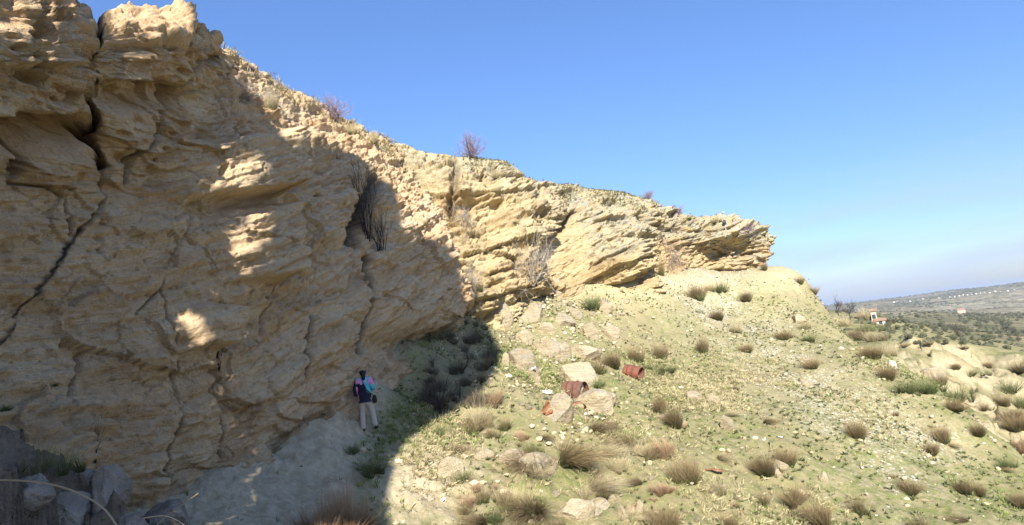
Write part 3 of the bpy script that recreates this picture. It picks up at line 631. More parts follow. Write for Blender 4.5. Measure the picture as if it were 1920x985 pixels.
def blades_arr(rng, n, R, Hh, spread, wid, curl, hvar=.45, nseg=3, bend=None, lean=(0, 0)):
    az = rng.random(n)*2*np.pi; rad = R*np.sqrt(rng.random(n)); th = spread*np.sqrt(rng.random(n))*(.35+.65*rng.random(n)**.5)
    L = Hh*(1-hvar*rng.random(n))*np.where(rng.random(n) < .07, 1.35, 1)
    b0 = np.stack([rad*np.cos(az), rad*np.sin(az), np.full(n, -.03)], 1)
    az2 = az+rng.normal(0, .5, n); dirv = np.stack([np.sin(th)*np.cos(az2)+lean[0], np.sin(th)*np.sin(az2)+lean[1], np.cos(th)], 1); dirv /= np.linalg.norm(dirv, axis=1, keepdims=True)
    side = np.cross(dirv, rng.normal(0, 1, (n, 3))); side /= np.linalg.norm(side, axis=1, keepdims=True)+1e-9
    out = dirv.copy(); out[:, 2] = 0
    Vs = []; ts = []
    for k_ in range(nseg+1):
        t = k_/nseg; c = b0+dirv*(L*t)[:, None]+out*(curl*L*t*t)[:, None]; c[:, 2] -= curl*L*t*t*.7*np.linalg.norm(out, axis=1)
        wgt = wid*(1-t*.75)
        Vs.append(c-side*wgt/2); Vs.append(c+side*wgt/2); ts += [t, t]
    V = np.stack(Vs, 1); m = 2*(nseg+1); T = np.tile(np.array(ts), (n, 1)); vv = np.repeat(rng.random(n)[:, None], m, 1)
    Fq = []
    for k_ in range(nseg): Fq.append(np.stack([np.arange(n)*m+2*k_, np.arange(n)*m+2*k_+1, np.arange(n)*m+2*k_+3, np.arange(n)*m+2*k_+2], 1))
    return V.reshape(-1, 3), np.concatenate(Fq), T.ravel(), vv.ravel()
def blades_mesh(name, seed, mat, **kw):
    V, Fq, T, vv = blades_arr(np.random.default_rng(seed), **kw)
    return np_mesh(name, V, Fq, mat, True, dict(t=T, v=vv), link=False)
def tube_arr(paths):                      # paths: list of (points, r0, r1); 4-sided tubes
    Vs, Fs, Ts, vs = [], [], [], []; off = 0
    for pid, (pp, r0, r1) in enumerate(paths):
        pp = np.array(pp, float); n = len(pp); tg = np.gradient(pp, axis=0); tg /= np.linalg.norm(tg, axis=1, keepdims=True)+1e-9
        ref = np.array([.31, .77, .55]); u = np.cross(tg, ref); u /= np.linalg.norm(u, axis=1, keepdims=True)+1e-9; v = np.cross(tg, u)
        rr = np.linspace(r0, r1, n)[:, None]; t = np.linspace(0, 1, n)
        ring = np.stack([pp+u*rr, pp+v*rr, pp-u*rr, pp-v*rr], 1); Vs.append(ring.reshape(-1, 3)); Ts.append(np.repeat(t, 4)); vs.append(np.full(4*n, (pid*.618) % 1))
        for k_ in range(n-1):
            for q_ in range(4): Fs.append((off+4*k_+q_, off+4*k_+(q_+1) % 4, off+4*k_+4+(q_+1) % 4, off+4*k_+4+q_))
        off += 4*n
    return np.concatenate(Vs), np.array(Fs), np.concatenate(Ts), np.concatenate(vs)
def twig_paths(rng, p0, d0, L, r, depth, nch=3, spread=.55, wob=.12, grav=0):
    out = []; n = 5; pp = [np.array(p0, float)]; d = np.array(d0, float); d /= np.linalg.norm(d)
    for k_ in range(n):
        d = d+rng.normal(0, wob, 3)+np.array([0, 0, grav]); d /= np.linalg.norm(d); pp.append(pp[-1]+d*L/n)
    out.append((pp, r, r*.45))
    if depth > 0:
        for c in range(nch):
            k_ = rng.integers(2, n+1); dd = d+rng.normal(0, spread, 3); out += twig_paths(rng, pp[k_], dd, L*(.5+.3*rng.random()), r*.5, depth-1, nch, spread, wob, grav)
    return out
def twig_mesh(name, seed, mat, n, L, r, depth, nch=3, spread=.55, open_=.5, wob=.12, grav=0, up=(0, 0, 1), base=.06):
    rng = np.random.default_rng(seed); paths = []
    for k_ in range(n):
        d = np.array(up, float)+rng.normal(0, open_, 3); paths += twig_paths(rng, rng.normal(0, base, 3)*np.array([1, 1, .2]), d, L*(.7+.5*rng.random()), r, depth, nch, spread, wob, grav)
    V, Fq, T, vv = tube_arr(paths); return np_mesh(name, V, Fq, mat, True, dict(t=T, v=vv), link=False)
def clump_mesh(name, seed, mat, n, wid, spread=.75, hv=.6, nc=7, R=.34, curl=.05):
    rng = np.random.default_rng(seed); Vs, Fs, Ts, vs = [], [], [], []; off = 0
    for c_ in range(nc):
        hh = rng.uniform(.45, 1.15) if c_ else 1.15; V, Fq, T, vv = blades_arr(rng, int(n/nc*rng.uniform(.6, 1.4)), R=.10, Hh=hh, spread=spread*rng.uniform(.6, 1.2), wid=wid, curl=curl+rng.uniform(-.1, .15), hvar=hv, lean=(rng.normal(0, .22), rng.normal(0, .22)))
        V = V+np.array([rng.normal(0, R*.4), rng.normal(0, R*.4), 0]); Vs.append(V); Fs.append(Fq+off); Ts.append(T*hh); vs.append(vv*.5+.5*rng.random()); off += len(V)
    return np_mesh(name, np.concatenate(Vs), np.concatenate(Fs), mat, True, dict(t=np.concatenate(Ts), v=np.concatenate(vs)), link=False)
# unit-height bushes (about 1 m tall at scale 1)
BUSH = [clump_mesh('dry_bush', 500+i, M_DRY, 1700, .009) for i in range(6)]
BUSHB = [blades_mesh('green_base', 520+i, M_GRN, n=160, R=.22, Hh=.38, spread=.8, wid=.018, curl=.2) for i in range(2)]
LOOSE = [clump_mesh('loose_bush', 530+i, M_TAN if i == 1 else M_DRY, 520, .009, .8, .7, 6, .5) for i in range(3)]
REDG = [clump_mesh('dry_grass', 540+i, M_DRY2, 1600, .008, .55, .6, 8, .4, .15) for i in range(2)]
TANG = [clump_mesh('tan_grass', 550+i, M_TAN, 800, .009, .6, .6, 7, .5, .15) for i in range(2)]
SWEEP = [blades_mesh('sweeping_grass', 560+i, M_DRY if i < 2 else M_TAN, n=900, R=.3, Hh=1.3, spread=.8, wid=.012, curl=.7, nseg=5, lean=(.7*(-1)**i, -.1)) for i in range(3)]
GREENB = [clump_mesh('green_shrub', 570+i, M_GRN, 800, .013, .9, .7, 9, .8, .15) for i in range(2)]
PINKB = [twig_mesh('bare_shrub', 580+i, M_PINK, 30, .62, .017, 2, 5, .5, .5) for i in range(2)]
GREYB = [twig_mesh('grey_shrub', 590+i, M_GREY, 20, .8, .017, 2, 4, .5, .5) for i in range(2)]
DARKB = [twig_mesh('dark_shrub', 600+i, M_DARKT, 16, .8, .012, 2, 3, .3, .25) for i in range(2)]
ROOTS = [twig_mesh('root_tangle', 610+i, M_GREYD, 18, .8, .019, 2, 4, .5, .35, grav=-.05, up=(0, -.3, -.8)) for i in range(2)]
SCRUB = [clump_mesh('scrub', 640+i, M_SCRUB, 900, .012, .8, .6, 7, .6) for i in range(3)]
rngb = np.random.default_rng(3)
def place(name, me, base_px, hpx, label, cat, group=None, which='all', wfac=1.0, rz=None, child=None, sink=.02, upn=0., tilt=None):
    h = hit(base_px[0], base_px[1], which) or hit(base_px[0], base_px[1], 'all')
    if h is None: print('MISS', label); return None
    p_, nrm, dist = h; sc = hpx*dist/F*(.84 if 'bush' in name else .85 if 'tuft' in name else 1)
    o = bpy.data.objects.new(name, me); COL.objects.link(o)
    p_ = p_-np.array([0, 0, 1])*sink*sc
    o.location = tuple(p_); o.scale = (sc*wfac, sc*wfac, sc)
    o.rotation_euler = (0, 0, rngb.random()*6.28 if rz is None else rz) if tilt is None else tilt
    tag(o, label, cat, group)
    if child is not None:
        c = bpy.data.objects.new(child.name.split('.')[0], child); COL.objects.link(c); c.parent = o
    return o
# (x, y, height px, width factor, kind, label)
G1 = 'dry bushes on the scree slope'
BL = [
 (1312, 562, 46, .9, 'b', 'brown dry bush highest on the scree, left of the greener bush under the pale ledge'),
 (1350, 548, 34, .8, 'g', 'small greenish bush right under the pale ledge at the top of the scree'),
 (1398, 565, 26, 1.1, 'b', 'small round dry bush at the top of the white gravel streak'),
 (1346, 600, 28, 1.2, 'b', 'low wide dry bush at the left edge of the gravel, below the highest brown bush'),
 (1381, 624, 40, .7, 'l', 'narrow upright dry bush in the upper gravel streak with thin loose stems'),
 (1320, 660, 40, .8, 'b', 'dark brown bush leaning up on the middle scree above the open clay patch'),
 (1402, 661, 26, .9, 'b', 'small brown bush at the left side of the gravel streak, mid slope'),
 (1470, 637, 26, 1.2, 'b', 'low dry bush right of the gravel streak below the bare pale bank'),
 (1523, 692, 30, 1.2, 'b', 'round dry bush just above the flat brown stone slab'),
 (1605, 823, 52, .95, 'b', 'large round brown bush standing alone in the lower gravel streak'),
 (1243, 673, 42, .8, 'b', 'brown bush above the clump of bright grass right of the red drum'),
 (1192, 678, 42, .8, 'b', 'brown bush directly behind the reddish drum'),
 (1518, 640, 22, 1.0, 'g', 'small green leafy bush below the ridge edge on the upper right of the scree'),
 (1508, 616, 24, 1.3, 'l', 'thin twiggy bush close to the ridge edge on the upper right of the scree'),
 (1290, 905, 66, 1.05, 'b', 'big brown bush with a yellow green foot left of the rusty flat strip'),
 (1436, 888, 50, 1.2, 'b', 'wide dark brown bush left of the two yellow stones'),
 (1480, 872, 46, .95, 'b', 'dry bush rising behind the two yellow stones'),
 (1432, 948, 42, 1.0, 'l', 'thin bush below and left of the two yellow stones'),
 (1486, 945, 52, 1.1, 'b', 'reddish brown bush straight below the two yellow stones'),
 (1542, 985, 62, 1.1, 'b', 'large bush at the bottom edge right of the reddish brown bush'),
 (1245, 992, 52, 1.5, 'b', 'broad spreading dark bush at the bottom edge beside the small rusty can'),
 (1612, 962, 48, .9, 'l', 'airy bush with bare forked stems and a green foot near the bottom edge'),
 (1707, 927, 38, 1.3, 'b', 'low wide dry bush alone on the lower right of the scree'),
 (1803, 924, 34, 1.1, 'b', 'left bush of the touching pair on the lower right'),
 (1838, 930, 36, 1.0, 'b', 'right bush of the touching pair on the lower right'),
 (1771, 829, 44, .95, 'b', 'tall tuft of the two bushes right of the lower gravel streak'),
 (1748, 851, 30, 1.1, 'b', 'short reddish tuft in front of the tall one right of the lower gravel streak'),
 (1834, 817, 34, 1.0, 'b', 'dry bush between the tall tuft and the dark bushes at the right edge'),
 (1904, 806, 46, 1.1, 'b', 'dark bush at the right edge above the rust red tuft'),
 (1914, 846, 40, 1.0, 'r', 'rust red tuft at the right edge of the slope'),
 (1884, 876, 32, .9, 'g', 'small dark green bush at the right edge below the rust red tuft'),
 (1912, 948, 34, 1.2, 'b', 'dry bush in the lower right corner'),
 (1726, 992, 34, 1.7, 'l', 'greyish sprawling bush at the bottom edge on the right'),
 (1266, 800, 56, .8, 'b', 'tall brown bush right of the boulder slab group, leaning up the slope'),
 (1236, 775, 46, .8, 'b', 'dark leaning bush left of the tall brown bush and below the red drum'),
 (1247, 858, 56, .9, 'r', 'brown bush above the big one with the yellow green foot'),
 (1112, 578, 40, .9, 'g', 'greenish tuft at the top of the stony slope right of the pale boulders'),
 (1150, 690, 44, 1.0, 'b', 'tangled dry bush between the grey boulders and the reddish drum'),
 (1125, 700, 48, 1.0, 'l', 'thin dry bush touching the right side of the flat pale boulder'),
 (1100, 532, 24, 1.0, 'b', 'little brown bush at the foot of the smooth grey slab'),
 (1330, 545, 26, .7, 't', 'pale straw tuft on the clay ledge above the highest scree bush'),
 (1620, 600, 30, 1.0, 't', 'tan grass tuft on the ridge nearest the far farmhouse'),
 (1580, 612, 34, 1.0, 't', 'tan grass tuft on the ridge edge where the hills begin to show'),
 (1605, 640, 34, 1.2, 'b', 'grey brown bush on the ridge edge below the tan tufts'),
 (1636, 672, 36, 1.1, 'b', 'brown bush on the ridge edge left of the white stone'),
 (1662, 712, 40, 1.1, 'b', 'brown bush just below the white stone on the ridge edge'),
 (1700, 735, 34, 1.3, 'g', 'green bush spreading over the ridge edge below the white stone'),
 (1500, 532, 18, 1.5, 'b', 'small dark bush on the skyline right of the sandy knob'),
 (1527, 552, 22, 1.0, 'b', 'small bush on the skyline where the ridge starts falling'),
 (1435, 507, 20, .8, 'b', 'small dark bush in the corner behind the end of the cliff'),
]
KIND = dict(b=(BUSH, BUSHB), g=(GREENB, None), l=(LOOSE, BUSHB), r=(REDG, None), t=(TANG, None), p=(PINKB, None), y=(GREYB, None), d=(DARKB, None), o=(ROOTS, None), s=(SWEEP, None))
NAMES = dict(b='dry_bush', g='green_bush', l='dry_bush', r='dry_grass_tuft', t='dry_grass_tuft', p='bare_shrub', y='bare_shrub', d='dark_shrub', o='root_tangle', s='dry_grass_tuft')
CATS = dict(b='bush', g='bush', l='bush', r='grass tuft', t='grass tuft', p='shrub', y='shrub', d='shrub', o='roots', s='grass tuft')
def put(L, group, which='all', **kw):
    for i, (x, y, h_, wf, kd, lb) in enumerate(L):
        ms, ch = KIND[kd]
        place(NAMES[kd], ms[i % len(ms)], (x, y), h_, lb, CATS[kd], group, which, wf*rngb.uniform(.95, 1.05), child=(ch[i % len(ch)] if ch else None), **kw)
put(BL, G1, 'g')
put([
 (655, 1010, 140, .7, 'r', 'bright orange brown grass tuft at the bottom edge where the shade ends'),
 (598, 1010, 115, .9, 'r', 'dark shaded grass tuft at the bottom edge left of the orange one'),
 (690, 1000, 96, .7, 'r', 'shorter orange brown tuft touching the bright one on its right'),
 (995, 872, 56, 1.1, 's', 'sweeping brown grass tuft above the two flat pale boulders'),
 (1062, 872, 72, .9, 's', 'long brown grass bending down beside the right flat boulder'),
 (1095, 880, 52, 1.1, 'l', 'dry grass right of the bending tuft below the boulder slab'),
 (1175, 848, 52, 1.1, 's', 'brown grass tuft swept to the left between the slab and the big bush'),
 (1160, 880, 40, 1.3, 'l', 'thin dry bush below the tuft swept to the left'),
 (948, 958, 74, .9, 'l', 'standing dry grass in the middle of the bottom, left part'),
 (1000, 968, 66, 1.0, 's', 'standing dry grass in the middle of the bottom, right part'),
 (975, 950, 55, 1.0, 't', 'pale straw between the two halves of the standing grass at the bottom'),
 (905, 800, 55, 1.1, 't', 'tan grass tuft where the lit slope meets the shade, right of the person'),
 (880, 815, 46, 1.0, 's', 'reddish grass arching into the shade right of the person'),
 (925, 760, 44, 1.0, 'r', 'reddish brown tuft at the edge of the wall shadow above the tan tuft'),
 (945, 805, 40, 1.2, 'l', 'thin dry grass below the rusty sheet'),
 (905, 940, 44, 1.1, 'l', 'small dry tuft left of the standing grass at the bottom'),
 (1050, 995, 36, 1.4, 's', 'low matted grass at the bottom edge left of the stone slabs'),
 (1130, 935, 50, 1.0, 'l', 'loose grass above the stone slabs at the bottom'),
 (1370, 990, 46, 1.1, 'l', 'loose twiggy bush at the bottom edge between the two large ones'),
 (1350, 925, 42, 1.0, 'l', 'twiggy bush with a green foot below the rusty flat strip'),
 (1120, 905, 40, 1.1, 'l', 'faint dry grass right of the right flat boulder'),
 (870, 900, 30, 1.3, 'g', 'green grass tuft on the bright marl near the bottom'),
 (695, 890, 44, 1.0, 'g', 'green tuft growing where the shade edge crosses the marl below the person'),
 (662, 850, 34, .9, 'g', 'dark green tuft at the feet of the person'),
 (830, 815, 32, .9, 'g', 'green tuft on the edge of the shade right of the person'),
 (825, 780, 58, 1.1, 'd', 'dark spiky shrub in the shade right of the person'),
 (1000, 855, 40, .8, 'g', 'bright green tuft between the sweeping grass and the flat boulders'),
 (930, 980, 40, 1.1, 'g', 'bright green grass tuft at the bottom edge, middle'),
 (1243, 700, 26, 1.4, 'g', 'bright green grass patch right of the reddish drum'),
 (1215, 693, 18, 1.3, 'g', 'small bright green clump touching the reddish drum'),
 (1120, 727, 32, 1.0, 'g', 'green grass between the flat boulder and the slab'),
 (1050, 718, 24, 1.0, 'g', 'grass growing at the back of the standing rust brown drum'),
 (95, 892, 78, .9, 'g', 'tall dark green grass clump behind the earth bank, bottom left'),
], 'grass and tufts on the lower slope', 'g')
put([(100, 725, 12, 1.3, 'g', 'tiny green plant rooted in the near wall, upper of two'), (12, 770, 22, 1.0, 'g', 'small green plant rooted in the near wall at the left edge')], 'green plants rooted in the near wall', 'w')
put([
 (885, 297, 48, .72, 'p', 'bare round violet shrub alone on top of the back cliff'),
 (1216, 374, 18, .9, 'p', 'small bare shrub on the crest above the overhanging block'),
 (1264, 404, 18, 1.4, 'p', 'bare twiggy shrub on the crest behind the dead roots'),
 (1346, 418, 16, 1.6, 't', 'tan grass tuft left of the post on the crest'),
 (1402, 436, 18, .9, 'p', 'small bare shrub right of the post on the crest'),
 (1292, 412, 10, 1.6, 'g', 'flat dark tuft on the crest left of the tan tuft'),
 (940, 332, 24, 1.3, 't', 'yellow grass tuft hanging on the upper back cliff'),
 (932, 360, 18, 1.3, 't', 'brown tuft in the hollow of the upper back cliff'),
 (745, 365, 85, .5, 't', 'tall tan grass in the notch between the near wall and the back cliff'),
 (762, 345, 60, .7, 't', 'shorter tan grass right of the notch between wall and back cliff'),
 (965, 418, 12, 1.8, 't', 'thin brown tuft on the ledge of the yellow buttress'),
], 'plants on the cliff crest', 'b')
put([
 (628, 228, 46, .8, 'p', 'violet pink bare shrub on the crest of the near wall'),
 (512, 205, 52, .5, 't', 'tall straw tuft on the lit crest of the near wall'),
 (500, 200, 34, .8, 'y', 'grey bare shrub beside the straw tuft on the near wall crest'),
 (474, 135, 16, .8, 'p', 'tiny pink tuft high on the near wall crest'),
 (660, 250, 28, .9, 't', 'straw tuft right of the violet shrub on the near wall crest'),
 (700, 268, 30, .9, 't', 'straw tuft at the right end of the near wall crest'),
 (405, 108, 26, .6, 't', 'thin straw tuft beside the overhanging block at the top left'),
 (465, 190, 34, 1.0, 'y', 'shaded grey shrub on the ledge below the near wall crest'),
 (692, 452, 118, .55, 'd', 'tall dark dead shrub in the cleft of the near wall'),
 (712, 470, 60, .9, 'd', 'tangled dark twigs at the foot of the tall dead shrub'),
], 'plants on the near wall', 'w')
put([(410, 694, 84, .45, 'd', 'thin upright dead twigs growing from the lower near wall')], None, 'w')
put([(178, 868, 62, .5, 'd', 'bare curved twig standing behind the earth bank')], None, 'all')
# tangles hanging on the back cliff: the stems start at the upper end
put([
 (856, 320, 62, .35, 'o', 'dark dead roots hanging in the chimney of the back cliff'),
 (850, 372, 30, .8, 'o', 'pale splayed roots at the foot of the chimney'),
 (1247, 405, 70, .45, 'o', 'thick dead stems hanging from the crest over the recess'),
 (1240, 440, 60, .6, 'o', 'grey root mat below the dead stems in the recess'),
 (1262, 470, 36, .9, 'o', 'lower fringe of roots at the foot of the recess'),
 (872, 400, 60, .6, 'o', 'pale roots spread over the yellow face below the chimney'),
], 'dead roots on the back cliff', 'b')
put([
 (968, 565, 85, .7, 'y', 'pale branching dead shrub leaning against the yellow buttress'),
 (1000, 535, 78, .7, 'y', 'brown twiggy upper half of the growth beside the buttress'),
 (884, 552, 56, .6, 'y', 'grey dead shrub at the edge of the wall shadow'),
 (900, 545, 40, .6, 'l', 'brown dry shrub just right of the grey one at the shadow edge'),
 (880, 440, 46, .8, 'y', 'faint pale twigs on the face above the shadow edge'),
 (1240, 515, 50, .5, 'l', 'thin dry stems standing at the bottom of the recess'),
], 'dead shrubs along the foot of the back cliff', 'b')
rs = np.random.default_rng(44); xs_ = [(b_[0], b_[1]) for b_ in BL]
for i in range(95):
    if i < 60: x, y = rs.uniform(800, 1260), rs.uniform(800, 990)
    else: x, y = rs.uniform(1200, 1900), rs.uniform(720, 980)
    if x < 850 and y > 850: x += 60
    h = hit(x, y, 'g')
    if h is None or h[1][2] < -9: continue
    me = (SWEEP+LOOSE+TANG+REDG)[i % 10]; sc = rs.uniform(8, 32)*h[2]/F*(.55 if i >= 60 else 1)
    o = bpy.data.objects.new('dry_grass_tuft', me); COL.objects.link(o); o.location = tuple(h[0]-np.array([0, 0, .02])); o.scale = (sc*1.3, sc*1.3, sc); o.rotation_euler = (0, 0, rs.uniform(-.9, .9))
    tag(o, 'low clump of matted dry grass among the many on the lower lit slope' if i < 60 else 'sparse little dry tuft scattered over the open right part of the slope', 'grass tuft', 'matted dry grass low on the slope' if i < 60 else 'sparse dry tufts on the open slope')
print('bushes', time.time()-T0)
# shaded scrub on the corner between the walls
rs = np.random.default_rng(12); cnt = 0
for i in range(150):
    x, y = rs.uniform(790, 935), rs.uniform(600, 770)
    if abs(x-870) > 75 or not (y > 600+abs(x-880)*.5): continue
    h = hit(x, y, 'all')
    if h is None or cnt > 46: continue
    me = (SCRUB+DARKB+SCRUB+LOOSE[:1])[cnt % 9]; sc = rs.uniform(.28, .62)
    o = bpy.data.objects.new('shaded_scrub', me); COL.objects.link(o); o.location = tuple(h[0]-np.array([0, 0, .03])); o.scale = (sc, sc, sc); o.rotation_euler = (0, 0, rs.uniform(0, 6.28))
    tag(o, 'low dark scrub in the shaded corner between the wall and the lit slope', 'bush', 'dark scrub in the shaded corner'); cnt += 1
# ------------------------------------------------------------------ ground cover and gravel
def scatter(V, wts, n, rng, jit=.5):
    pr = wts/wts.sum(); idx = rng.choice(len(V), n, p=pr); return idx
def up_frame(rng, n):
    a_ = rng.random(n)*6.283; return a_
GR = np.linalg.norm(GV[:, :2], axis=1); gpx, gpy = proj(GV)
inview = (gpx > -60)*(gpx < 1990)*(gpy > 420)*(gpy < 1080)*(GV[:, 1] > 2)
area = GR**2
rng = np.random.default_rng(77)
gnoise = fbm(GV*.8, 4, 601); gn2 = fbm(GV*.3, 3, 602)
def tufts(name, wts, n, nb, h_, sp, wd, mat, seed, jit=.12, SV=None):
    SV = GV if SV is None else SV
    rng = np.random.default_rng(seed); idx = scatter(SV, wts, n, rng); c = SV[idx]+np.stack([rng.normal(0, jit, n), rng.normal(0, jit, n), np.zeros(n)], 1)
    c[:, 2] -= .02; sz = rng.uniform(.5, 1.5, n)*h_
    ci = np.repeat(np.arange(n), nb); m = n*nb; az_ = rng.random(m)*6.283; th = sp*rng.random(m)**.6; L = sz[ci]*rng.uniform(.6, 1.1, m)
    d = np.stack([np.sin(th)*np.cos(az_), np.sin(th)*np.sin(az_), np.cos(th)], 1); side = np.stack([-np.sin(az_), np.cos(az_), az_*0], 1)
    b0 = c[ci]+np.stack([rng.normal(0, .02, m), rng.normal(0, .02, m), az_*0], 1)*(h_/.1); wv_ = (wd*sz[ci]/h_)[:, None]
    V = np.stack([b0-side*wv_*.5, b0+side*wv_*.5, b0+d*L[:, None]*.6+side*wv_*.45, b0+d*L[:, None]+np.array([0, 0, 0])-[0, 0, .15]*(L*np.sin(th))[:, None]], 1).reshape(-1, 3)
    V[:, 2] += .01; Fq = np.arange(m*4).reshape(-1, 4)
    o = np_mesh(name, V, Fq, mat, True, dict(t=np.tile([0, 0, .6, 1.], m), v=np.repeat(rng.random(n)[ci], 4))); tag(o, kind='stuff'); return o
gm_ = np.clip(green, 0, 1)
wl = area*inview*(GV[:, 1] < 46)
M_CREST0 = None
M_CREST = simple_mat('crest_grass_blades', [(0, (.12, .13, .045)), (.5, (.20, .20, .08)), (1, (.33, .29, .15))])
M_LEAF = simple_mat('rosette_leaves', [(0, (.08, .095, .035)), (1, (.15, .17, .07))])
M_YGR = simple_mat('short_grass', [(0, (.12, .15, .04)), (.5, (.20, .25, .07)), (1, (.36, .36, .15))])
tufts('green_grass', wl*gm_*(1-.96*pale)*sm(0, .3, gn2+.1)*sm(560, 640, gpy)*(.15+1.2*sm(1350, 1000, gpx)), 11000, 8, .12, .9, .014, M_YGR, 1)
tufts('leaf_rosettes', wl*np.clip(1-pale, .08, 1)*np.clip(.35+gnoise, .02, 1)*sm(515, 540, gpy), 16000, 6, .08, 1.3, .045, M_LEAF, 2)
tufts('straw_litter', wl*np.clip(.2+gn2, 0.02, 1)*sm(1800, 1250, gpx)*sm(600, 800, gpy)*sm(740, 800, gpx), 11000, 6, .17, 1.25, .011, M_TAN, 3)
tufts('marl_weeds', wl*pale*sm(.0, .4, gnoise)*sm(1000, 500, gpx), 1600, 6, .08, 1.2, .018, M_DARKT, 4)
bpx, bpy_ = proj(BACKV); cy_ = np.interp(bpx, [740, 870, 950, 985, 1060, 1150, 1250, 1310, 1435], [275, 292, 302, 335, 350, 358, 385, 410, 442])
wb = (bpx > 740)*(bpx < 1440)*(bpy_-cy_ < 26)*(bpy_ > 250)*(.12+sm(1040, 1070, bpx)*sm(1230, 1190, bpx)+.8*sm(860, 880, bpx)*sm(960, 940, bpx))
tufts('crest_grass', wb, 4200, 6, .13, 1.0, .03, M_CREST, 5, .1, BACKV)
wpx_, wpy_ = proj(WALLV); wcy = np.interp(wpx_, [430, 508, 610, 696, 745], [102, 160, 214, 259, 298])
tufts('wall_crest_grass', (wpx_ > 425)*(wpx_ < 760)*(wpy_-wcy < 14)*(WALLV[:, 2] > 4)*1., 1500, 7, .16, .8, .02, M_TAN, 6, .1, WALLV)
def rock_verts(rng, sub, sq, nf=1.0):
    import bmesh
    bm = bmesh.new(); bmesh.ops.create_icosphere(bm, subdivisions=sub, radius=1); bm.verts.ensure_lookup_table()
    V = np.array([v.co[:] for v in bm.verts]); Fq = np.array([[v.index for v in f.verts] for f in bm.faces]); bm.free()
    # chop with random planes for an angular block
    for k_ in range(int(9*nf)):
        n_ = rng.normal(0, 1, 3); n_ /= np.linalg.norm(n_); d_ = rng.uniform(.45, .85); t = V @ n_-d_; V = V-np.outer(np.clip(t, 0, None), n_)*.93
    off = rng.random(3)*50
    V = V*(1+.14*fbm(V*1.6+off, 3, 5)[:, None]+.07*fbm(V*5+off, 3, 6)[:, None]); V = V*np.array(sq); return V, Fq
def gravel(name, wts, n, s0, s1, mat, seed, flat=.6):
    rng = np.random.default_rng(seed); bv = []
    for _ in range(6): bv.append(rock_verts(rng, 1, (1, .8, flat)))
    idx = scatter(GV, wts, n, rng); c = GV[idx]+np.stack([rng.normal(0, .1, n), rng.normal(0, .1, n), np.zeros(n)], 1); sz = s0+(s1-s0)*rng.random(n)**3
    VV, FF = [], []; off = 0
    for k_ in range(n):
        v, f = bv[k_ % 6]; a_ = rng.random()*6.28; ca, sa = math.cos(a_), math.sin(a_); q_ = v*sz[k_]; VV.append(np.stack([q_[:, 0]*ca-q_[:, 1]*sa, q_[:, 0]*sa+q_[:, 1]*ca, q_[:, 2]+.25*sz[k_]*flat], 1)+c[k_]); FF.append(f+off); off += len(v)
    o = np_mesh(name, np.concatenate(VV), np.concatenate(FF), mat, False); tag(o, kind='stuff'); return o
k = NT('white_stone', .95, .1); n_ = k.noise(k.pos(), 5, 3); k.col(k.mix(k.ramp(n_, .35, .65), (.38, .355, .275), (.55, .53, .45))); M_WSTONE = k.m
k = NT('tan_rubble', .95, .1); n_ = k.noise(k.pos(), 3, 4); k.col(k.mix(k.ramp(n_, .35, .65), (.42, .34, .21), (.60, .51, .35))); M_RUBBLE = k.m
gravel('white_gravel', wl*(white**1.5+.02), 4600, .012, .08, M_WSTONE, 11)
rubm = np.exp(-((gpx-1050)/120)**2-((gpy-600)/45)**2)+.8*np.exp(-((gpx-1000)/70)**2-((gpy-690)/40)**2)+.5*np.exp(-((gpx-1100)/80)**2-((gpy-800)/40)**2)+.05
gravel('stone_rubble', wl*rubm*sm(480, 560, gpx), 3600, .03, .16, M_RUBBLE, 12)
print('cover', time.time()-T0)

# ------------------------------------------------------------------ loose rocks, each one a thing
k = NT('boulder_stone', .95, .12); p = k.pos(); tcn = k.obj()
n1 = k.noise(tcn, 1.2, 5, .6); n2 = k.noise(p, 7, 5, .7); mp = k.n('Mapping'); mp.inputs['Scale'].default_value = (1, 1, 7); mp.inputs['Rotation'].default_value = (.2, .3, 0); k.l(tcn, mp.inputs[0])
stn = k.noise(mp.outputs[0], 1.6, 5, .7); gn = k.n('NewGeometry'); sp_ = k.n('SeparateXYZ'); k.l(gn.outputs['Normal'], sp_.inputs[0]); oi = k.n('ObjectInfo')
c = k.mix(k.ramp(stn, .4, .62), (.47, .385, .25), (.35, .275, .165))
c = k.mix(k.math('MULTIPLY', k.ramp(n1, .4, .6), k.ramp(sp_.outputs[2], .2, .8, .1, .75)), c, (.33, .305, .25))
c = k.mix(k.ramp(n2, .58, .75, 0, .5), c, (.22, .18, .12))
hs = k.n('HueSaturation'); k.l(c, hs.inputs['Color']); k.l(k.ramp(oi.outputs['Random'], 0, 1, .88, 1.12), hs.inputs['Value'])
k.col(hs.outputs[0]); k.bump(stn, .14, .9); k.bump(n2, .09, 1); k.bump(k.noise(p, 30, 3), .012, .8); M_BOULD = k.m
k = NT('grey_shade_stone', .95, .12); n_ = k.noise(k.obj(), 3, 5); k.col(k.mix(k.ramp(n_, .35, .65), (.17, .145, .115), (.30, .255, .205))); k.bump(k.noise(k.obj(), 8, 5), .1, 1); M_GREYST = k.m
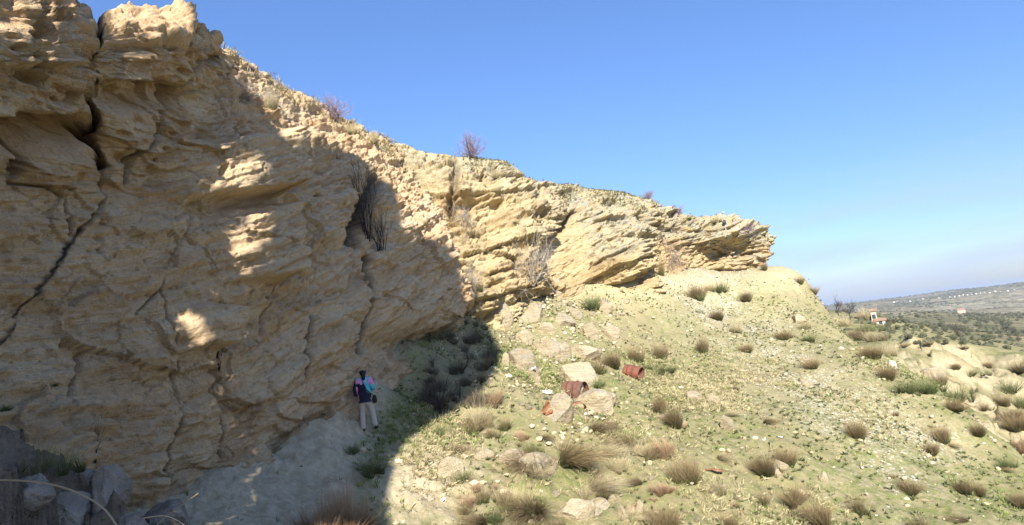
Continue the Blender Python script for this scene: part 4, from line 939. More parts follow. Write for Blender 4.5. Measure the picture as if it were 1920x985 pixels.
def rock(x, y, wpx, hpx, label, flat=None, name='boulder', group=None, mat=None, seed=0, sub=4, tiltx=0., which='g'):
    h = hit(x, y, which) or hit(x, y, 'all')
    if h is None: print('MISS', label); return
    p_, nr, dist = h; rng = np.random.default_rng(900+seed); wm = wpx*dist/F/2*1.24; hm = hpx*dist/F/2*1.6
    v, f = rock_verts(rng, sub, (wm*1.05, wm*.8, hm*1.25 if flat is None else hm*flat))
    me = np_mesh(name, v, f, mat or M_BOULD, False, link=False); o = bpy.data.objects.new(name, me); COL.objects.link(o)
    g_ = gz_at(p_[0], p_[1]+.25*wm); p_[2] = min(p_[2], g_ if g_ is not None and g_ > p_[2]-1 else p_[2])
    o.location = (p_[0], p_[1]+wm*.3, p_[2]+hm*.22); o.rotation_euler = (tiltx, rng.uniform(-.2, .2), rng.uniform(-.3, .3))
    tag(o, label, 'rock', group); return o
RK = [
 (1035, 672, 66, 46, 'big grey boulder with a rough pale front at the back of the boulder group'),
 (983, 694, 60, 36, 'yellow boulder split by cracks at the left of the boulder group'),
 (1097, 676, 50, 40, 'grey rounded boulder behind the flat pale one'),
 (1094, 715, 84, 46, 'broad flat pale boulder in the middle of the group, behind the drum'),
 (1120, 772, 66, 46, 'tilted yellow slab right of the rust brown drum'),
 (1049, 790, 52, 48, 'pale boulder in front of the drum beside the rusty sheet'),
 (1003, 722, 26, 28, 'small pale block left of the drum under the white plastic'),
 (948, 690, 14, 24, 'narrow upright stone at the left end of the boulder group'),
 (960, 872, 58, 34, 'flat pale boulder below the sweeping grass, left of two'),
 (1012, 888, 64, 42, 'flat pale boulder with a ridge on top, right of two'),
 (848, 900, 50, 34, 'bright boulder half sunk in the white marl at the bottom'),
 (905, 862, 36, 24, 'half hidden pale stone left of the flat boulders'),
 (1082, 975, 60, 38, 'pale broken block at the bottom edge under the thin slab'),
 (1112, 958, 52, 20, 'long thin slab leaning at the bottom right of the broken block'),
 (1046, 552, 44, 32, 'smooth yellow boulder at the foot of the fault slope'),
 (1108, 634, 32, 24, 'pale stone on the upper slope among green grass, left of two'),
 (1146, 632, 28, 20, 'pale stone on the upper slope among green grass, right of two'),
 (1135, 585, 24, 26, 'grey stone on the upper slope right of the greenish tuft'),
 (1513, 722, 24, 14, 'flat brown slab lying on the gravel streak'),
 (1469, 884, 22, 20, 'pointed yellow stone between the two dry bushes, right of two'),
 (1455, 892, 22, 18, 'duller yellow stone between the two dry bushes, left of two'),
 (1201, 962, 12, 20, 'small yellow stone beside the small rusty can'),
 (1172, 975, 20, 22, 'pale pebble stone at the bottom left of the rusty can'),
 (1146, 940, 14, 16, 'small round pale stone above the bottom slabs'),
 (925, 610, 60, 44, 'yellow block at the foot of the buttress where the shadow ends'),
 (1000, 600, 44, 30, 'yellow block below the pale dead shrub'),
 (985, 645, 30, 22, 'pale stone between the buttress and the boulder group'),
 (1060, 610, 34, 22, 'pale stone among the rubble below the fault slope'),
 (1025, 625, 26, 18, 'small pale stone above the big grey boulder'),
 (1078, 595, 24, 18, 'small yellow stone high in the rubble'),
 (1250, 790, 26, 20, 'yellow stone between the leaning dry bushes'),
 (1365, 805, 22, 24, 'thin pale flake standing on the open slope'),
 (1303, 750, 24, 18, 'pale stone at the right of the leaning bushes'),
 (1340, 755, 20, 14, 'pale stone low on the open middle slope'),
 (1545, 903, 14, 16, 'grey stone right of the reddish brown bush'),
 (1675, 690, 12, 16, 'white upright stone on the ridge edge'),
 (1757, 715, 34, 26, 'grey tan boulder just beyond the ridge edge'),
 (1822, 760, 26, 14, 'dark flat stone near the ridge at the right'),
 (1500, 605, 26, 14, 'pale hump of rock on the bare bank'),
 (940, 560, 40, 30, 'yellow ledge block at the foot of the pale shrub'),
]
for i, (x, y, w_, h_, lb) in enumerate(RK):
    fl = .85 if ('flat' in lb or 'slab' in lb) else None
    rock(x, y, w_, h_, lb, flat=fl if 'broad' not in lb else .9, seed=i, tiltx=.45 if 'tilted' in lb else (.3 if 'slab' in lb else 0), mat=M_WSTONE if 'white upright' in lb else None)
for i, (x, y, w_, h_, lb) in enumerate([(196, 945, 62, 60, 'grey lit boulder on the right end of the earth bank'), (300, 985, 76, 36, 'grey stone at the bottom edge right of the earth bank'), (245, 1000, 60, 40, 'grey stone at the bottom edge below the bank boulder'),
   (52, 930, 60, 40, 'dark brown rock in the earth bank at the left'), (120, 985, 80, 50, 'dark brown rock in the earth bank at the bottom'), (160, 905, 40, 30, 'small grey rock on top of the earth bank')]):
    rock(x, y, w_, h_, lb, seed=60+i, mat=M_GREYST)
rs = np.random.default_rng(5); shr = [np_mesh('loose_stone', *rock_verts(np.random.default_rng(700+i), 2, (1, .8, .62)), M_BOULD, False, link=False) for i in range(7)]
n_ = 0; taken = [(x, y) for x, y, *_ in RK]
while n_ < 85:
    if n_ < 45: x, y = rs.normal(1040, 75), rs.normal(605, 38)
    elif n_ < 65: x, y = rs.normal(1010, 90), rs.normal(735, 40)
    else: x, y = rs.uniform(800, 1400), rs.uniform(760, 985)
    if y < 560 or x < 930-(y-560)*.2 or min(abs(x-a)+abs(y-b) for a, b in taken) < 18: n_ += 0; 
    else:
        h = hit(x, y, 'g')
        if h is not None:
            taken.append((x, y)); sz = rs.uniform(5, 10)*h[2]/F
            o = bpy.data.objects.new('loose_stone', shr[n_ % 7]); COL.objects.link(o); o.location = tuple(h[0]+np.array([0, 0, sz*.1])); o.scale = (sz, sz, sz); o.rotation_euler = (rs.uniform(-.3, .3), rs.uniform(-.3, .3), rs.uniform(0, 6.28))
            tag(o, 'small loose pale stone lying among grass and rubble on the slope', 'stone', 'small loose stones below the back cliff'); n_ += 1
# ------------------------------------------------------------------ rusty drums and scrap
def lathe(profile, n=28, cap=False):
    V, Fq = [], []
    for (z_, r_) in profile:
        for i in range(n): a_ = 2*math.pi*i/n; V.append((r_*math.cos(a_), r_*math.sin(a_), z_))
    for j in range(len(profile)-1):
        for i in range(n): Fq.append((j*n+i, j*n+(i+1) % n, (j+1)*n+(i+1) % n, (j+1)*n+i))
    return np.array(V), np.array(Fq)
def rust_mat(name, a, b_, c_):
    k = NT(name, .75, .3); n1 = k.noise(k.obj(), 4, 6, .65); n2 = k.noise(k.obj(), 18, 4)
    c = k.mix(k.ramp(n1, .38, .62), a, b_); c = k.mix(k.ramp(n2, .55, .7, 0, .7), c, c_); k.col(c); k.bump(n2, .01, .8); return k.m
M_R1 = rust_mat('brown_rust', (.10, .045, .03), (.17, .085, .055), (.05, .03, .025))
M_R2 = rust_mat('red_paint_rust', (.22, .065, .04), (.12, .06, .04), (.07, .045, .035))
M_R3 = rust_mat('orange_rust', (.27, .115, .05), (.17, .075, .04), (.36, .25, .15))
def look_rot(axis):
    return Vector(tuple(axis)).to_track_quat('Z', 'Y').to_euler()
def drum(cx, cy, rpx, length_px_dir, label, mat, seed, Ls=.86):
    h = hit(cx, cy+rpx*.9, 'g'); p_, nr, dist = h; R_ = rpx*dist/F; L_ = Ls
    o = bpy.data.objects.new('oil_drum', None); COL.objects.link(o); axis = np.array(length_px_dir, float); axis /= np.linalg.norm(axis)
    o.location = tuple(p_+np.array([0, R_*.5, R_*.75])-axis*L_*.5); o.rotation_euler = look_rot(axis); tag(o, label, 'drum', 'rusty oil drums on the slope')
    prof = [(0, .02), (0, R_*.96), (.02, R_*1.03), (.04, R_)]
    for zc in (.33, .66):
        prof += [(L_*zc-.03, R_), (L_*zc-.012, R_*1.045), (L_*zc+.012, R_*1.045), (L_*zc+.03, R_)]
    prof += [(L_-.03, R_), (L_-.02, R_*.97), (L_-.12, R_*.965), (.05, R_*.96)]
    V, Fq = lathe(prof, 32); rng = np.random.default_rng(seed)
    off = fbm(V*2.6+seed, 3, 5); V[:, :2] *= (1+.09*off*sm(.0, .2, V[:, 2]))[:, None]
    b_ = np_mesh('shell', V, Fq, mat); b_.parent = o
    V, Fq = lathe([(L_-.035, R_*1.0), (L_-.03, R_*1.05), (L_, R_*1.05), (L_+.004, R_*.99), (L_-.02, R_*.96), (L_-.035, R_*1.0)], 32); off = fbm(V*2.6+seed, 3, 5); V[:, :2] *= (1+.09*off)[:, None]
    b_ = np_mesh('rim', V, Fq, mat); b_.parent = o
    V, Fq = lathe([(L_-.16, .01), (L_-.17, R_*.5), (L_-.2, R_*.95)], 20); V[:, 2] += .06*fbm(V*14, 3, 8); V[:, 2] += .07*(V[:, 1]/R_)
    b_ = np_mesh('earth_filling', V, Fq, M_R3 if seed == 2 else M_RUBBLE); b_.parent = o
drum(1080, 733, 19, (.80, -.52, -.12), 'rust brown oil drum lying with its open end towards the slab', M_R1, 1, .80)
drum(1190, 697, 12.5, (.72, -.62, -.22), 'reddish oil drum farther up the slope under the dry bush', M_R2, 2, .76)
def scrap(name, V, Fq, mat, px_, rot, label, cat, lift=.05, which='g', group=None):
    h = hit(*px_, which); o = np_mesh(name, V, Fq, mat, True); o.location = tuple(h[0]+np.array([0, 0, lift])); o.rotation_euler = rot; tag(o, label, cat, group)
    so_ = o.modifiers.new('thickness', 'SOLIDIFY'); so_.thickness = .006; return o
ang = np.linspace(-.3, 3.6, 22); V = []; 
for a_ in ang:
    for z_ in (0, .1, .2): V.append((.28*math.cos(a_), z_-.1, .28*math.sin(a_)*.9+.01*math.sin(a_*5+z_*9)))
scrap('drum_ring', V, grid_faces(22, 3), M_R3, (1084, 768), (.25, .1, .4), 'half ring of orange rusty sheet lying between drum and slab', 'scrap metal', .0)
def wavy(wx_, wy_, seed, amp=.06):
    g = np.array([(x*wx_, y*wy_, 0) for x in np.linspace(-.5, .5, 14) for y in np.linspace(-.5, .5, 10)]); rg = .18*fbm(g*9+seed, 3, 4)
    g[:, 2] = amp*3*fbm(g*3.1/wx_*.7+seed, 3, seed); g[:, 0] *= 1+rg; g[:, 1] *= 1+rg; return g, grid_faces(14, 10)
scrap('rusty_sheet', *wavy(.40, .42, 3, .14), M_R3, (1030, 778), (1.0, .2, .5), 'crumpled orange rusty sheet left of the pale boulder', 'scrap metal', .15)
k = NT('white_plastic', .5, .4); k.col((.62, .61, .62)); M_PLA = k.m
scrap('plastic_rag', *wavy(.30, .11, 5, .05), M_PLA, (1030, 760), (.5, .1, .2), 'white plastic rag caught on the pale boulder beside the rusty sheet', 'rag', .48)
scrap('plastic_rag', *wavy(.22, .09, 6, .05), M_PLA, (1002, 712), (.7, 0, -.3), 'white crumpled plastic lying on the small block left of the drum', 'rag', .42)
scrap('rusty_sheet', *wavy(.46, .13, 7, .03), M_R3, (1340, 890), (.3, .1, -.35), 'long flat rust orange strip lying right of the big bush', 'scrap metal', .1)
scrap('rusty_can', *wavy(.17, .15, 8, .05), M_R2, (1192, 957), (.6, .2, .3), 'small dark red rusty can piece at the bottom beside a yellow stone', 'scrap metal', .08)
scrap('rusty_fragment', *wavy(.2, .12, 9, .05), M_R1, (1030, 730), (.6, .2, .3), 'dark rusty fragment left of the standing drum', 'scrap metal', .08)
scrap('plastic_scrap', *wavy(.18, .05, 10, .02), M_PLA, (1432, 826), (.1, 0, .3), 'thin white scrap on the slope above the wide bushes, left of two', 'litter', .04)
scrap('plastic_scrap', *wavy(.18, .05, 11, .02), M_PLA, (1464, 822), (.1, 0, .2), 'thin white scrap on the slope above the wide bushes, right of two', 'litter', .04)
scrap('plastic_scrap', *wavy(.12, .1, 12, .03), M_PLA, (832, 940), (.1, 0, .2), 'small bluish white litter on the marl at the bottom', 'litter', .04)
# ------------------------------------------------------------------ post on the crest, dead stalks in front
h = hit(1360, 424, 'b'); p_ = h[0]; hm = 26*h[2]/F
o = bpy.data.objects.new('marker_post', None); COL.objects.link(o); o.location = tuple(p_); tag(o, 'thin pale post with a small box on top standing on the cliff crest', 'post')
k = NT('weathered_metal', .6, .4); k.col((.34, .35, .34)); M_POST = k.m; k = NT('dark_band', .6, .3); k.col((.05, .06, .06)); M_BLACK = k.m
V, Fq = lathe([(-.4, .035), (hm, .03), (hm, .001)], 8); c = np_mesh('pole', V, Fq, M_POST); c.parent = o
V, Fq = lathe([(hm*.12, .04), (hm*.12, .10), (hm*.42, .10), (hm*.45, .04)], 8); c = np_mesh('sleeve', V, Fq, M_BLACK); c.parent = o
V, Fq = lathe([(hm-.12, .03), (hm-.1, .09), (hm+.06, .10), (hm+.08, .02)], 8); c = np_mesh('cap', V, Fq, M_POST); c.parent = o
def stalk(pts_, r_, label, group=None):
    pp = np.array([P(*q_) for q_ in pts_]); G = catmull(pp[:, None, :], 40)[:, 0]
    V, Fq, T, vv = tube_arr([(G, r_, r_*.5)]); o = np_mesh('dead_stalk', V, Fq, M_STRAW, True, dict(t=T, v=vv)); tag(o, label, 'stalk', group); return o
stalk([(-30, 900, 3.2), (60, 903, 3.2), (130, 918, 3.15), (190, 950, 3.1), (225, 995, 3.05), (245, 1030, 3.0)], .007, 'long straw coloured stalk arching over the earth bank at the bottom left')
stalk([(372, 925, 3.8), (340, 948, 3.75), (305, 975, 3.7), (280, 1000, 3.6)], .0045, 'short pale stalk leaning in front of the marl at the bottom')
stalk([(268, 972, 3.5), (310, 968, 3.5), (345, 985, 3.45), (360, 1010, 3.4)], .004, 'thin pale stalk bent low at the bottom edge')
for i, (x0, y0, x1, y1, lb) in enumerate([(900, 735, 780, 720, 'upper'), (905, 752, 765, 752, 'middle'), (885, 800, 815, 770, 'lower')]): pass
# ------------------------------------------------------------------ the person
def skin_mesh(name, verts, edges, radii, mat, sub=2, root=0):
    me = bpy.data.meshes.new(name); me.from_pydata([tuple(v) for v in verts], edges, []); ob = bpy.data.objects.new(name, me); COL.objects.link(ob)
    sk = ob.modifiers.new('s', 'SKIN'); sk.use_smooth_shade = True; ss = ob.modifiers.new('u', 'SUBSURF'); ss.levels = sub; ss.render_levels = sub
    for i, r_ in enumerate(radii): me.skin_vertices[0].data[i].radius = r_ if isinstance(r_, tuple) else (r_, r_)
    me.skin_vertices[0].data[root].use_root = True
    dg = bpy.context.evaluated_depsgraph_get(); m2 = bpy.data.meshes.new_from_object(ob.evaluated_get(dg)); bpy.data.objects.remove(ob); bpy.data.meshes.remove(me)
    m2.name = name; m2.materials.clear()
    for m in (mat if isinstance(mat, list) else [mat]): m2.materials.append(m)
    o = bpy.data.objects.new(name, m2); COL.objects.link(o); return o
def pmat(name, c, rough=.8):
    k = NT(name, rough, .25); n_ = k.noise(k.obj(), 30, 3); k.col(k.mix(k.ramp(n_, .3, .7), c, tuple(v*.8 for v in c))); k.bump(k.noise(k.obj(), 9, 3), .02, .6); return k.m
M_SKIN = pmat('skin', (.42, .25, .17), .6); M_NAVY = pmat('navy_cloth', (.018, .018, .045)); M_PNK = pmat('pink_cloth', (.72, .26, .48)); M_TURQ = pmat('turquoise_cloth', (.10, .46, .58)); M_LAV = pmat('lavender_cloth', (.50, .42, .66))
M_TROU = pmat('beige_trousers', (.50, .44, .38)); M_HAIR = pmat('black_hair', (.012, .010, .010), .5); M_SHOE = pmat('dark_shoes', (.03, .03, .035)); M_BAG = pmat('black_nylon', (.012, .012, .014), .6)
per = bpy.data.objects.new('person', None); COL.objects.link(per); tag(per, 'person seen from behind in pink, turquoise and navy jacket and beige trousers beside the wall', 'person')
h = hit(692, 812, 'g'); p_, nr, dist = h; PS = 117*dist/F/1.70
per.location = tuple(p_+np.array([0, 0, .05])); per.scale = (PS, PS, PS); per.rotation_euler = (0, math.radians(-1.5), math.radians(2))
V = [(0, 0, .90), (0, .0, 1.06), (0, .01, 1.22), (0, .0, 1.38), (0, .01, 1.46), (.0, .03, 1.55), (.0, .045, 1.63),      # 0-6 spine, neck, head
     (-.09, 0, .86), (-.12, .02, .49), (-.13, -.03, .10), (-.14, .10, .035), (-.145, .17, .03),          # 7-11 left leg
     (.09, 0, .86), (.13, .05, .50), (.17, .06, .12), (.19, .18, .065), (.20, .25, .06),             # 12-16 right leg
     (-.17, 0, 1.36), (-.24, -.03, 1.12), (-.22, .05, .90), (-.215, .07, .84),                      # 17-20 left arm, wrist, palm
     (.17, .02, 1.36), (.22, .06, 1.12), (.12, .27, 1.10), (.06, .33, 1.12),                         # 21-24 right arm bent forward
     (0, .13, 1.555), (-.085, .04, 1.57), (.085, .04, 1.57)]                                           # 25 nose, ears
E = [(0, 1), (1, 2), (2, 3), (3, 4), (4, 5), (5, 6), (0, 7), (7, 8), (8, 9), (9, 10), (10, 11), (0, 12), (12, 13), (13, 14), (14, 15), (15, 16), (3, 17), (17, 18), (18, 19), (19, 20), (3, 21), (21, 22), (22, 23), (23, 24), (5, 25), (5, 26), (5, 27)]
Rr = [(.13, .10), (.11, .09), (.12, .10), (.10, .08), .052, .075, .088, .085, .055, .036, .032, .03, .085, .055, .036, .032, .03, .055, .042, .028, (.036, .018), .055, .042, .028, (.036, .018), .014, .012, .012]
for base, dr in ((20, np.array([0, .25, -1])), (24, np.array([-.75, .6, .1]))):
    b0 = np.array(V[base]); dr = dr/np.linalg.norm(dr); sdv = np.cross(dr, [1, 0, 0]) if base == 20 else np.array([0, 0, 1.]); sdv = sdv/np.linalg.norm(sdv)
    for k_ in range(4):
        a_ = b0+dr*.035+sdv*(.024*(k_-1.5)); b1 = a_+dr*.035; c1 = b1+dr*(.03+.006*(2-abs(k_-1.5)))+np.array([.01, .012, 0])
        n0 = len(V); V += [tuple(a_), tuple(b1), tuple(c1)]; E += [(base, n0), (n0, n0+1), (n0+1, n0+2)]; Rr += [.010, .009, .008]
    n0 = len(V); a_ = b0+sdv*.035+dr*.005; V += [tuple(a_), tuple(a_+sdv*.012+dr*.035)]; E += [(base, n0), (n0, n0+1)]; Rr += [.011, .009]
body = skin_mesh('body', V, E, Rr, M_SKIN); body.parent = per
jk = skin_mesh('jacket', [(0, 0, .93), (0, 0, 1.02), (0, -.02, 1.20), (0, -.02, 1.36), (0, 0, 1.455), (-.16, -.01, 1.37), (-.245, -.05, 1.15), (-.235, .03, .95), (.16, .0, 1.37), (.235, .03, 1.14), (.15, .24, 1.10), (0, 0, .90)],
    [(11, 0), (0, 1), (1, 2), (2, 3), (3, 4), (3, 5), (5, 6), (6, 7), (3, 8), (8, 9), (9, 10)], [(.17, .13), (.175, .13), (.175, .13), (.15, .11), .065, (.10, .09), .082, .062, (.10, .09), .082, .06, (.15, .115)], [M_NAVY, M_PNK, M_TURQ, M_LAV], 3)
me = jk.data
for pg in me.polygons:
    x, y, z = pg.center; mi = 0
    if z > 1.42: mi = 2
    elif x < -.20: mi = 0
    elif z > 1.30 and x < -.07: mi = 1
    elif z > 1.27+.25*x and -.07 <= x < .10: mi = 3
    elif x > .155 and z > 1.24: mi = 1
    elif x > .05+.35*(1.2-z) and z > .99: mi = 2
    elif x < -.155 and z < 1.22: mi = 1
    pg.material_index = mi
jk.parent = per
tr = skin_mesh('trousers', [(0, 0, .97), (0, -.01, .86), (-.10, -.01, .78), (-.125, .02, .49), (-.135, -.02, .13), (-.135, -.015, .075), (.10, 0, .78), (.14, .05, .50), (.175, .06, .15), (.18, .065, .10)],
    [(0, 1), (1, 2), (2, 3), (3, 4), (4, 5), (1, 6), (6, 7), (7, 8), (8, 9)], [(.15, .12), (.16, .135), .105, .082, .075, .078, .105, .082, .075, .078], M_TROU, 3); tr.parent = per
hr = skin_mesh('hair', [(0, .015, 1.62), (0, -.015, 1.57), (0.015, -.07, 1.52), (.03, -.09, 1.43), (.035, -.10, 1.36)], [(0, 1), (1, 2), (2, 3), (3, 4)], [.108, .102, .062, .055, .03], M_HAIR); hr.parent = per
for (a0, a1, a2) in (((-.14, -.06, .035), (-.14, .06, .035), (-.145, .19, .028)), ((.185, .02, .055), (.19, .14, .06), (.20, .26, .05))):
    sh = skin_mesh('shoe', [a0, a1, a2], [(0, 1), (1, 2)], [(.05, .045), (.052, .045), (.04, .03)], M_SHOE); sh.parent = per
for sx_ in (-.03, .03):
    ey = skin_mesh('eye', [(sx_, .115, 1.575), (sx_, .125, 1.575)], [(0, 1)], [.010, .008], M_BAG, 1); ey.parent = per
bagr = bpy.data.objects.new('camera_bag', None); COL.objects.link(bagr); bagr.location = per.location; bagr.scale = per.scale; bagr.rotation_euler = per.rotation_euler
tag(bagr, 'small black camera bag hanging on a long strap at the right hip of the person', 'camera bag')
st_ = [(-.07, .06, 1.45), (-.04, -.06, 1.455), (0, -.135, 1.36), (.05, -.165, 1.22), (.12, -.15, 1.08), (.20, -.10, .98), (.245, -.05, .92)]
G = catmull(np.array(st_)[:, None, :], 24)[:, 0]; V, Fq, T, vv = tube_arr([(G, .013, .013)]); c = np_mesh('strap', V, Fq, M_BAG); c.parent = bagr
V, Fq = rock_verts(np.random.default_rng(4), 3, (.058, .075, .10), .0); V = np.sign(V)*np.abs(V/np.array([.058, .075, .10]))**.6*np.array([.058, .07, .095]); V += np.array([.255, -.04, .82]); c = np_mesh('pouch', V, Fq, M_BAG); c.parent = bagr
V, Fq = lathe([(0, .0), (0, .045), (.03, .047), (.035, .0)], 16); V += np.array([.255, -.04, .905]); c = np_mesh('lid', V, Fq, M_BAG); c.parent = bagr
# ------------------------------------------------------------------ farmhouses and trees in the valley
def far_at(px_, py_, default=400):
    h = hit(px_, py_, 'f'); return h
k = NT('cream_plaster', .9, .2); k.col((.46, .40, .31)); M_PLAS = k.m; k = NT('white_plaster', .9, .2); k.col((.56, .54, .50)); M_WPL = k.m
k = NT('roof_tiles', .9, .2); n_ = k.noise(k.pos(), .8, 4); k.col(k.mix(n_, (.24, .15, .10), (.32, .21, .15))); M_TILE = k.m
k = NT('window_glass', .3, .5); k.col((.04, .05, .06)); M_GLAS = k.m
def boxv(x0, x1, y0, y1, z0, z1): return [(x, y, z) for x in (x0, x1) for y in (y0, y1) for z in (z0, z1)], [(0, 1, 3, 2), (4, 6, 7, 5), (0, 4, 5, 1), (2, 3, 7, 6), (0, 2, 6, 4), (1, 5, 7, 3)]
def child_box(name, b, mat, par): v, f = boxv(*b); c = np_mesh(name, v, np.array(f), mat, False); c.parent = par; return c
def gable(name, w_, d_, z0, hh, mat, par, ov=.4, x0=0, y0=0):
    a, b_ = w_/2+ov, d_/2+ov; v = [(-a, -b_, z0), (a, -b_, z0), (a, b_, z0), (-a, b_, z0), (-a, 0, z0+hh), (a, 0, z0+hh), (-a, -b_, z0-.2), (a, -b_, z0-.2), (a, b_, z0-.2), (-a, b_, z0-.2)]
    v = [(x+x0, y+y0, z) for x, y, z in v]; f = [(0, 1, 5, 4), (2, 3, 4, 5), (6, 7, 1, 0), (8, 9, 3, 2), (6, 9, 8, 7)]
    f += [(3, 0, 4, 4), (1, 2, 5, 5)]
    me = bpy.data.meshes.new(name); me.from_pydata(v, [], [tuple(dict.fromkeys(q_)) for q_ in f]); me.materials.append(mat); c = bpy.data.objects.new(name, me); COL.objects.link(c); c.parent = par; return c
def house(px_, py_, parts, rz, label, cat='house'):
    h = hit(px_, py_, 'f')
    if h is None: print('MISS', label); return
    o = bpy.data.objects.new('farmhouse' if cat != 'tower' else 'tower_house', None); COL.objects.link(o); o.location = tuple(h[0]-np.array([0, 0, .3])); o.rotation_euler = (0, 0, rz); tag(o, label, cat)
    u = h[2]/F
    for (x0, w_, d_, hh, mat, roof) in parts:
        x0, w_, d_, hh = x0*u, w_*u, d_*u, hh*u
        child_box('wall', (x0-w_/2, x0+w_/2, -d_/2, d_/2, -2, hh), mat, o); gable('roof', w_, d_, hh+.02, roof*u, M_TILE, o, .25, x0)
        nw = max(1, int(w_/2.6))
        for i in range(nw):
            for zf_ in ([.35, .75] if hh > 4.5 else [.5]):
                xx = x0-w_/2+(i+.5)*w_/nw; child_box('window', (xx-.28, xx+.28, -d_/2-.08, -d_/2+.02, hh*zf_-.4, hh*zf_+.4), M_GLAS, o)
    return o
house(1640, 603, [(0, 9, 8, 24, M_PLAS, 2.5)], math.radians(-25), 'square cream tower house with an orange roof rising behind the white farmhouse', 'tower')
house(1650, 607, [(1, 15, 9, 10, M_WPL, 3), (-12, 10, 7, 8, M_WPL, 2)], math.radians(-25), 'white farmhouse with red tiled roof at the foot of the tower')
house(1803, 588, [(0, 12, 8, 7, M_PLAS, 3)], math.radians(-30), 'small pale farmhouse standing alone in the middle of the far fields')
rs = np.random.default_rng(21)
for i, x in enumerate([1706, 1730, 1742, 1760, 1772, 1781, 1790, 1799, 1806, 1814, 1822, 1830, 1838, 1846, 1855, 1866, 1876, 1890, 1902, 1682, 1676]):
    y = np.interp(x, [1550, 1650, 1750, 1850, 1920], [582, 570, 559.5, 548.5, 540.5])+rs.uniform(0, 2.5)
    h = hit(x, y, 'f')
    if h is None: continue
    sz = h[2]/F*rs.uniform(.7, 1.7); v, f = boxv(-sz, sz, -sz*.7, sz*.7, -6, sz*1.1)
    v += [(-sz, 0, sz*1.6), (sz, 0, sz*1.6)]; f = list(f)+[(1, 5, 9, 8), (3, 8, 9, 7)]
    o = np_mesh('distant_house', v, np.array(f), M_WPL, False); o.location = tuple(h[0]); o.rotation_euler = (0, 0, rs.uniform(-.6, .6)); tag(o, 'tiny white building of the town strung along the far ridge', 'house', 'white houses of the far ridge town')
# crowns of leaf clumps
def crown_mesh(name, seed, n, mat, rx=1, rz=.8, sz=.13):
    rng = np.random.default_rng(seed); d = rng.normal(0, 1, (n, 3)); d /= np.linalg.norm(d, axis=1, keepdims=True); rad = rng.random(n)**.4
    c = d*rad[:, None]*np.array([rx, rx, rz]); c *= (1+.35*fbm(d*1.6+seed, 3, 5))[:, None]; c[:, 2] += rz*.95
    a_ = rng.normal(0, 1, (n, 3)); b_ = rng.normal(0, 1, (n, 3)); a_ /= np.linalg.norm(a_, axis=1, keepdims=True); b_ /= np.linalg.norm(b_, axis=1, keepdims=True)
    s_ = sz*rng.uniform(.6, 1.4, n)[:, None]; V = np.stack([c-a_*s_, c-b_*s_*.7, c+a_*s_, c+b_*s_*.7], 1).reshape(-1, 3)
    return np_mesh(name, V, np.arange(4*n).reshape(-1, 4), mat, False, dict(t=np.repeat(rng.random(n), 4), v=np.repeat(rng.random(n), 4)), link=False)
M_OLV = simple_mat('olive_leaves', [(0, (.085, .09, .05)), (1, (.17, .17, .10))]); M_DKG = simple_mat('dark_leaves', [(0, (.05, .052, .028)), (1, (.11, .105, .06))])
OLV = [crown_mesh('crown', 800+i, 420, M_OLV) for i in range(3)]; DKC = [crown_mesh('crown', 810+i, 420, M_DKG) for i in range(2)]
V, Fq, T, vv = tube_arr([([(0, 0, -.3), (.04, 0, .3), (0, .03, .8)], .10, .06), ([(0, 0, .45), (.25, .1, .9)], .05, .03)]); TRK = np_mesh('trunk', V, Fq, M_DARKT, True, dict(t=T, v=vv), link=False)
def tree(px_, py_, hpx, label, group, crowns, i, cat='tree', name='olive_tree'):
    h = hit(px_, py_, 'f')
    if h is None: return
    sc = hpx*h[2]/F/1.7; o = bpy.data.objects.new(name, None); COL.objects.link(o); o.location = tuple(h[0]); o.scale = (sc, sc, sc); o.rotation_euler = (0, 0, i*1.3)
    tag(o, label, cat, group)
    for me in (crowns[i % len(crowns)], TRK): c = bpy.data.objects.new(me.name.split('.')[0], me); COL.objects.link(c); c.parent = o
n_ = 0
for i in range(130):
    x, y = rs.uniform(1660, 1925), rs.uniform(606, 655)
    if (x-1660)*.05+y-608 > 46 or (x < 1700 and y > 640): continue
    tree(x, y, rs.uniform(7, 11), 'small grey green olive tree in the grove beyond the sandy outcrop', 'olive trees in the near valley grove', OLV, i); n_ += 1
for i in range(60):
    x = rs.uniform(1800, 1925); y = rs.uniform(590, 604); tree(x, y, rs.uniform(5, 7), 'tiny olive tree in the dark orchard at the right edge of the valley', 'olive trees in the far orchard', OLV, i)
for i, (x, y, hh) in enumerate([(1765, 618, 12), (1778, 617, 9), (1690, 598, 8), (1720, 596, 7), (1838, 604, 9), (1888, 622, 14), (1902, 628, 12), (1662, 606, 10), (1676, 607, 9)]):
    tree(x, y, hh, 'dark leafy tree standing among the valley fields', 'dark trees in the valley', DKC, i, name='dark_tree')
def bare_tree(px_, py_, hpx, label, seed, n=5, op=.3, which='f'):
    h = hit(px_, py_, which)
    if h is None: print('MISS', label); return
    sc = hpx*h[2]/F/1.9; o = bpy.data.objects.new('bare_tree', None); COL.objects.link(o); o.location = tuple(h[0]); o.scale = (sc, sc, sc); tag(o, label, 'tree')
    V, Fq, T, vv = tube_arr([([(0, 0, -.3), (.02, 0, .3), (.0, .02, .62)], .05, .035)]); c = np_mesh('trunk', V, Fq, M_DARKT, True, dict(t=T, v=vv)); c.parent = o
    m = twig_mesh('limbs', seed, M_DARKT, n, .75, .028, 3, 4, .45, op); c = bpy.data.objects.new('limbs', m); COL.objects.link(c); c.parent = o; c.location = (0, 0, .55)
bare_tree(1802, 641, 34, 'bare forked tree standing by itself beyond the sandy outcrop', 1)
bare_tree(1572, 594, 34, 'large bare tree left of the farmhouse behind the ridge, left of two', 2, 7, .6)
bare_tree(1594, 598, 34, 'large bare tree left of the farmhouse behind the ridge, right of two', 3, 7, .6)
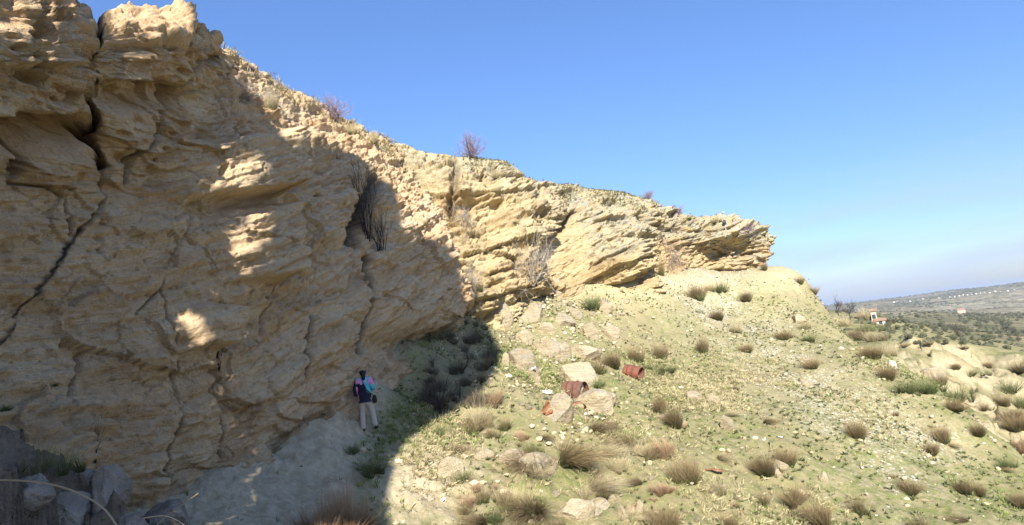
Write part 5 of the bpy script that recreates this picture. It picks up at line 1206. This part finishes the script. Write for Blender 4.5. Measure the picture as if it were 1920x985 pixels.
def far_put(L, group):
    for i, (x, y, h_, wf, kd, lb) in enumerate(L):
        ms, ch = KIND[kd]; place(NAMES[kd], ms[i % len(ms)], (x, y), h_*.72, lb, CATS[kd], group, 'all', wf)
far_put([
 (1650, 640, 46, 1.3, 't', 'tall tan grass clump behind the ridge, left of the outcrop'), (1618, 622, 34, 1.3, 'g', 'green bush behind the ridge under the bare trees'),
 (1640, 622, 30, 1.2, 'g', 'green bush behind the ridge below the farmhouse'), (1672, 668, 44, 1.0, 't', 'tan grass clump beside the left end of the outcrop'),
 (1740, 735, 52, 1.1, 'g', 'large green bush in the gully between ridge and outcrop'), (1765, 722, 44, 1.1, 'b', 'brown bush in the gully right of the large green bush'),
 (1795, 752, 58, 1.0, 'g', 'broad green bush in front of the outcrop, below its middle'), (1788, 770, 44, 1.2, 'b', 'brown bush at the foot of the broad green bush'),
 (1832, 705, 30, 1.4, 'g', 'dark green bush on the face of the outcrop'), (1895, 735, 52, 1.2, 'g', 'green bush on the right side of the outcrop'),
 (1912, 765, 52, 1.0, 'g', 'bright green bush at the right edge beyond the slope'), (1880, 760, 40, 1.3, 'b', 'brown bush at the right beyond the slope'),
 (1905, 785, 40, 1.4, 'b', 'dark brown bush at the right edge where the slope drops'), (1745, 700, 26, 1.4, 'g', 'small dark bush under the overhang at the left of the outcrop'),
 (1790, 692, 22, 1.5, 'b', 'brown tuft at the middle of the outcrop foot'), (1855, 690, 24, 1.2, 'b', 'brown tuft on the outcrop right of its middle'),
 (1915, 700, 40, 1.3, 'b', 'grey brown bush behind the outcrop at the right edge'), (1805, 655, 12, 2.2, 'b', 'dark flat bush on top of the outcrop'), (1700, 650, 20, 2.0, 't', 'tan grass on the flat ground behind the outcrop'),
 (1740, 646, 18, 2.0, 't', 'tan grass behind the top of the outcrop'), (1850, 770, 34, 1.3, 'l', 'thin dry bush between ridge and gully at the right'), (1820, 738, 24, 1.6, 'l', 'thin grey bush in the gully in front of the outcrop')], 'bushes in the gully behind the ridge')
# distant woodland: clumps nobody could count
rng = np.random.default_rng(31); FR = np.linalg.norm(FARV[:, :2], axis=1); fpx, fpy = proj(FARV)
wt = FR**2*(fpx > 1500)*(fpx < 2050)*(FR > 90)*(FR < 3600)*sm(.02, .25, fbm(FARV*np.array([.006, .006, 0]), 4, 901)); wt = wt/np.maximum(FR, 100)**1.3
idx = scatter(FARV, wt, 5200, rng); c0 = FARV[idx]+np.stack([rng.normal(0, 1, 5200)*FR[idx]*.004, rng.normal(0, 1, 5200)*FR[idx]*.01, np.zeros(5200)], 1); s_ = (FR[idx]*.0011+.5)*rng.uniform(.5, 1.5, 5200)
v0, f0 = rock_verts(np.random.default_rng(2), 1, (1.3, 1.3, .9)); VV = (v0[None]*s_[:, None, None]*rng.uniform(.7, 1.3, (5200, 1, 3))+c0[:, None]).reshape(-1, 3); FF = (f0[None]+(np.arange(5200)*len(v0))[:, None, None]).reshape(-1, 3)
o = np_mesh('distant_woodland', VV, FF, M_DKG, False, dict(t=np.repeat(rng.random(5200), len(v0)), v=np.repeat(rng.random(5200), len(v0)))); tag(o, kind='stuff')
print('all', time.time()-T0)
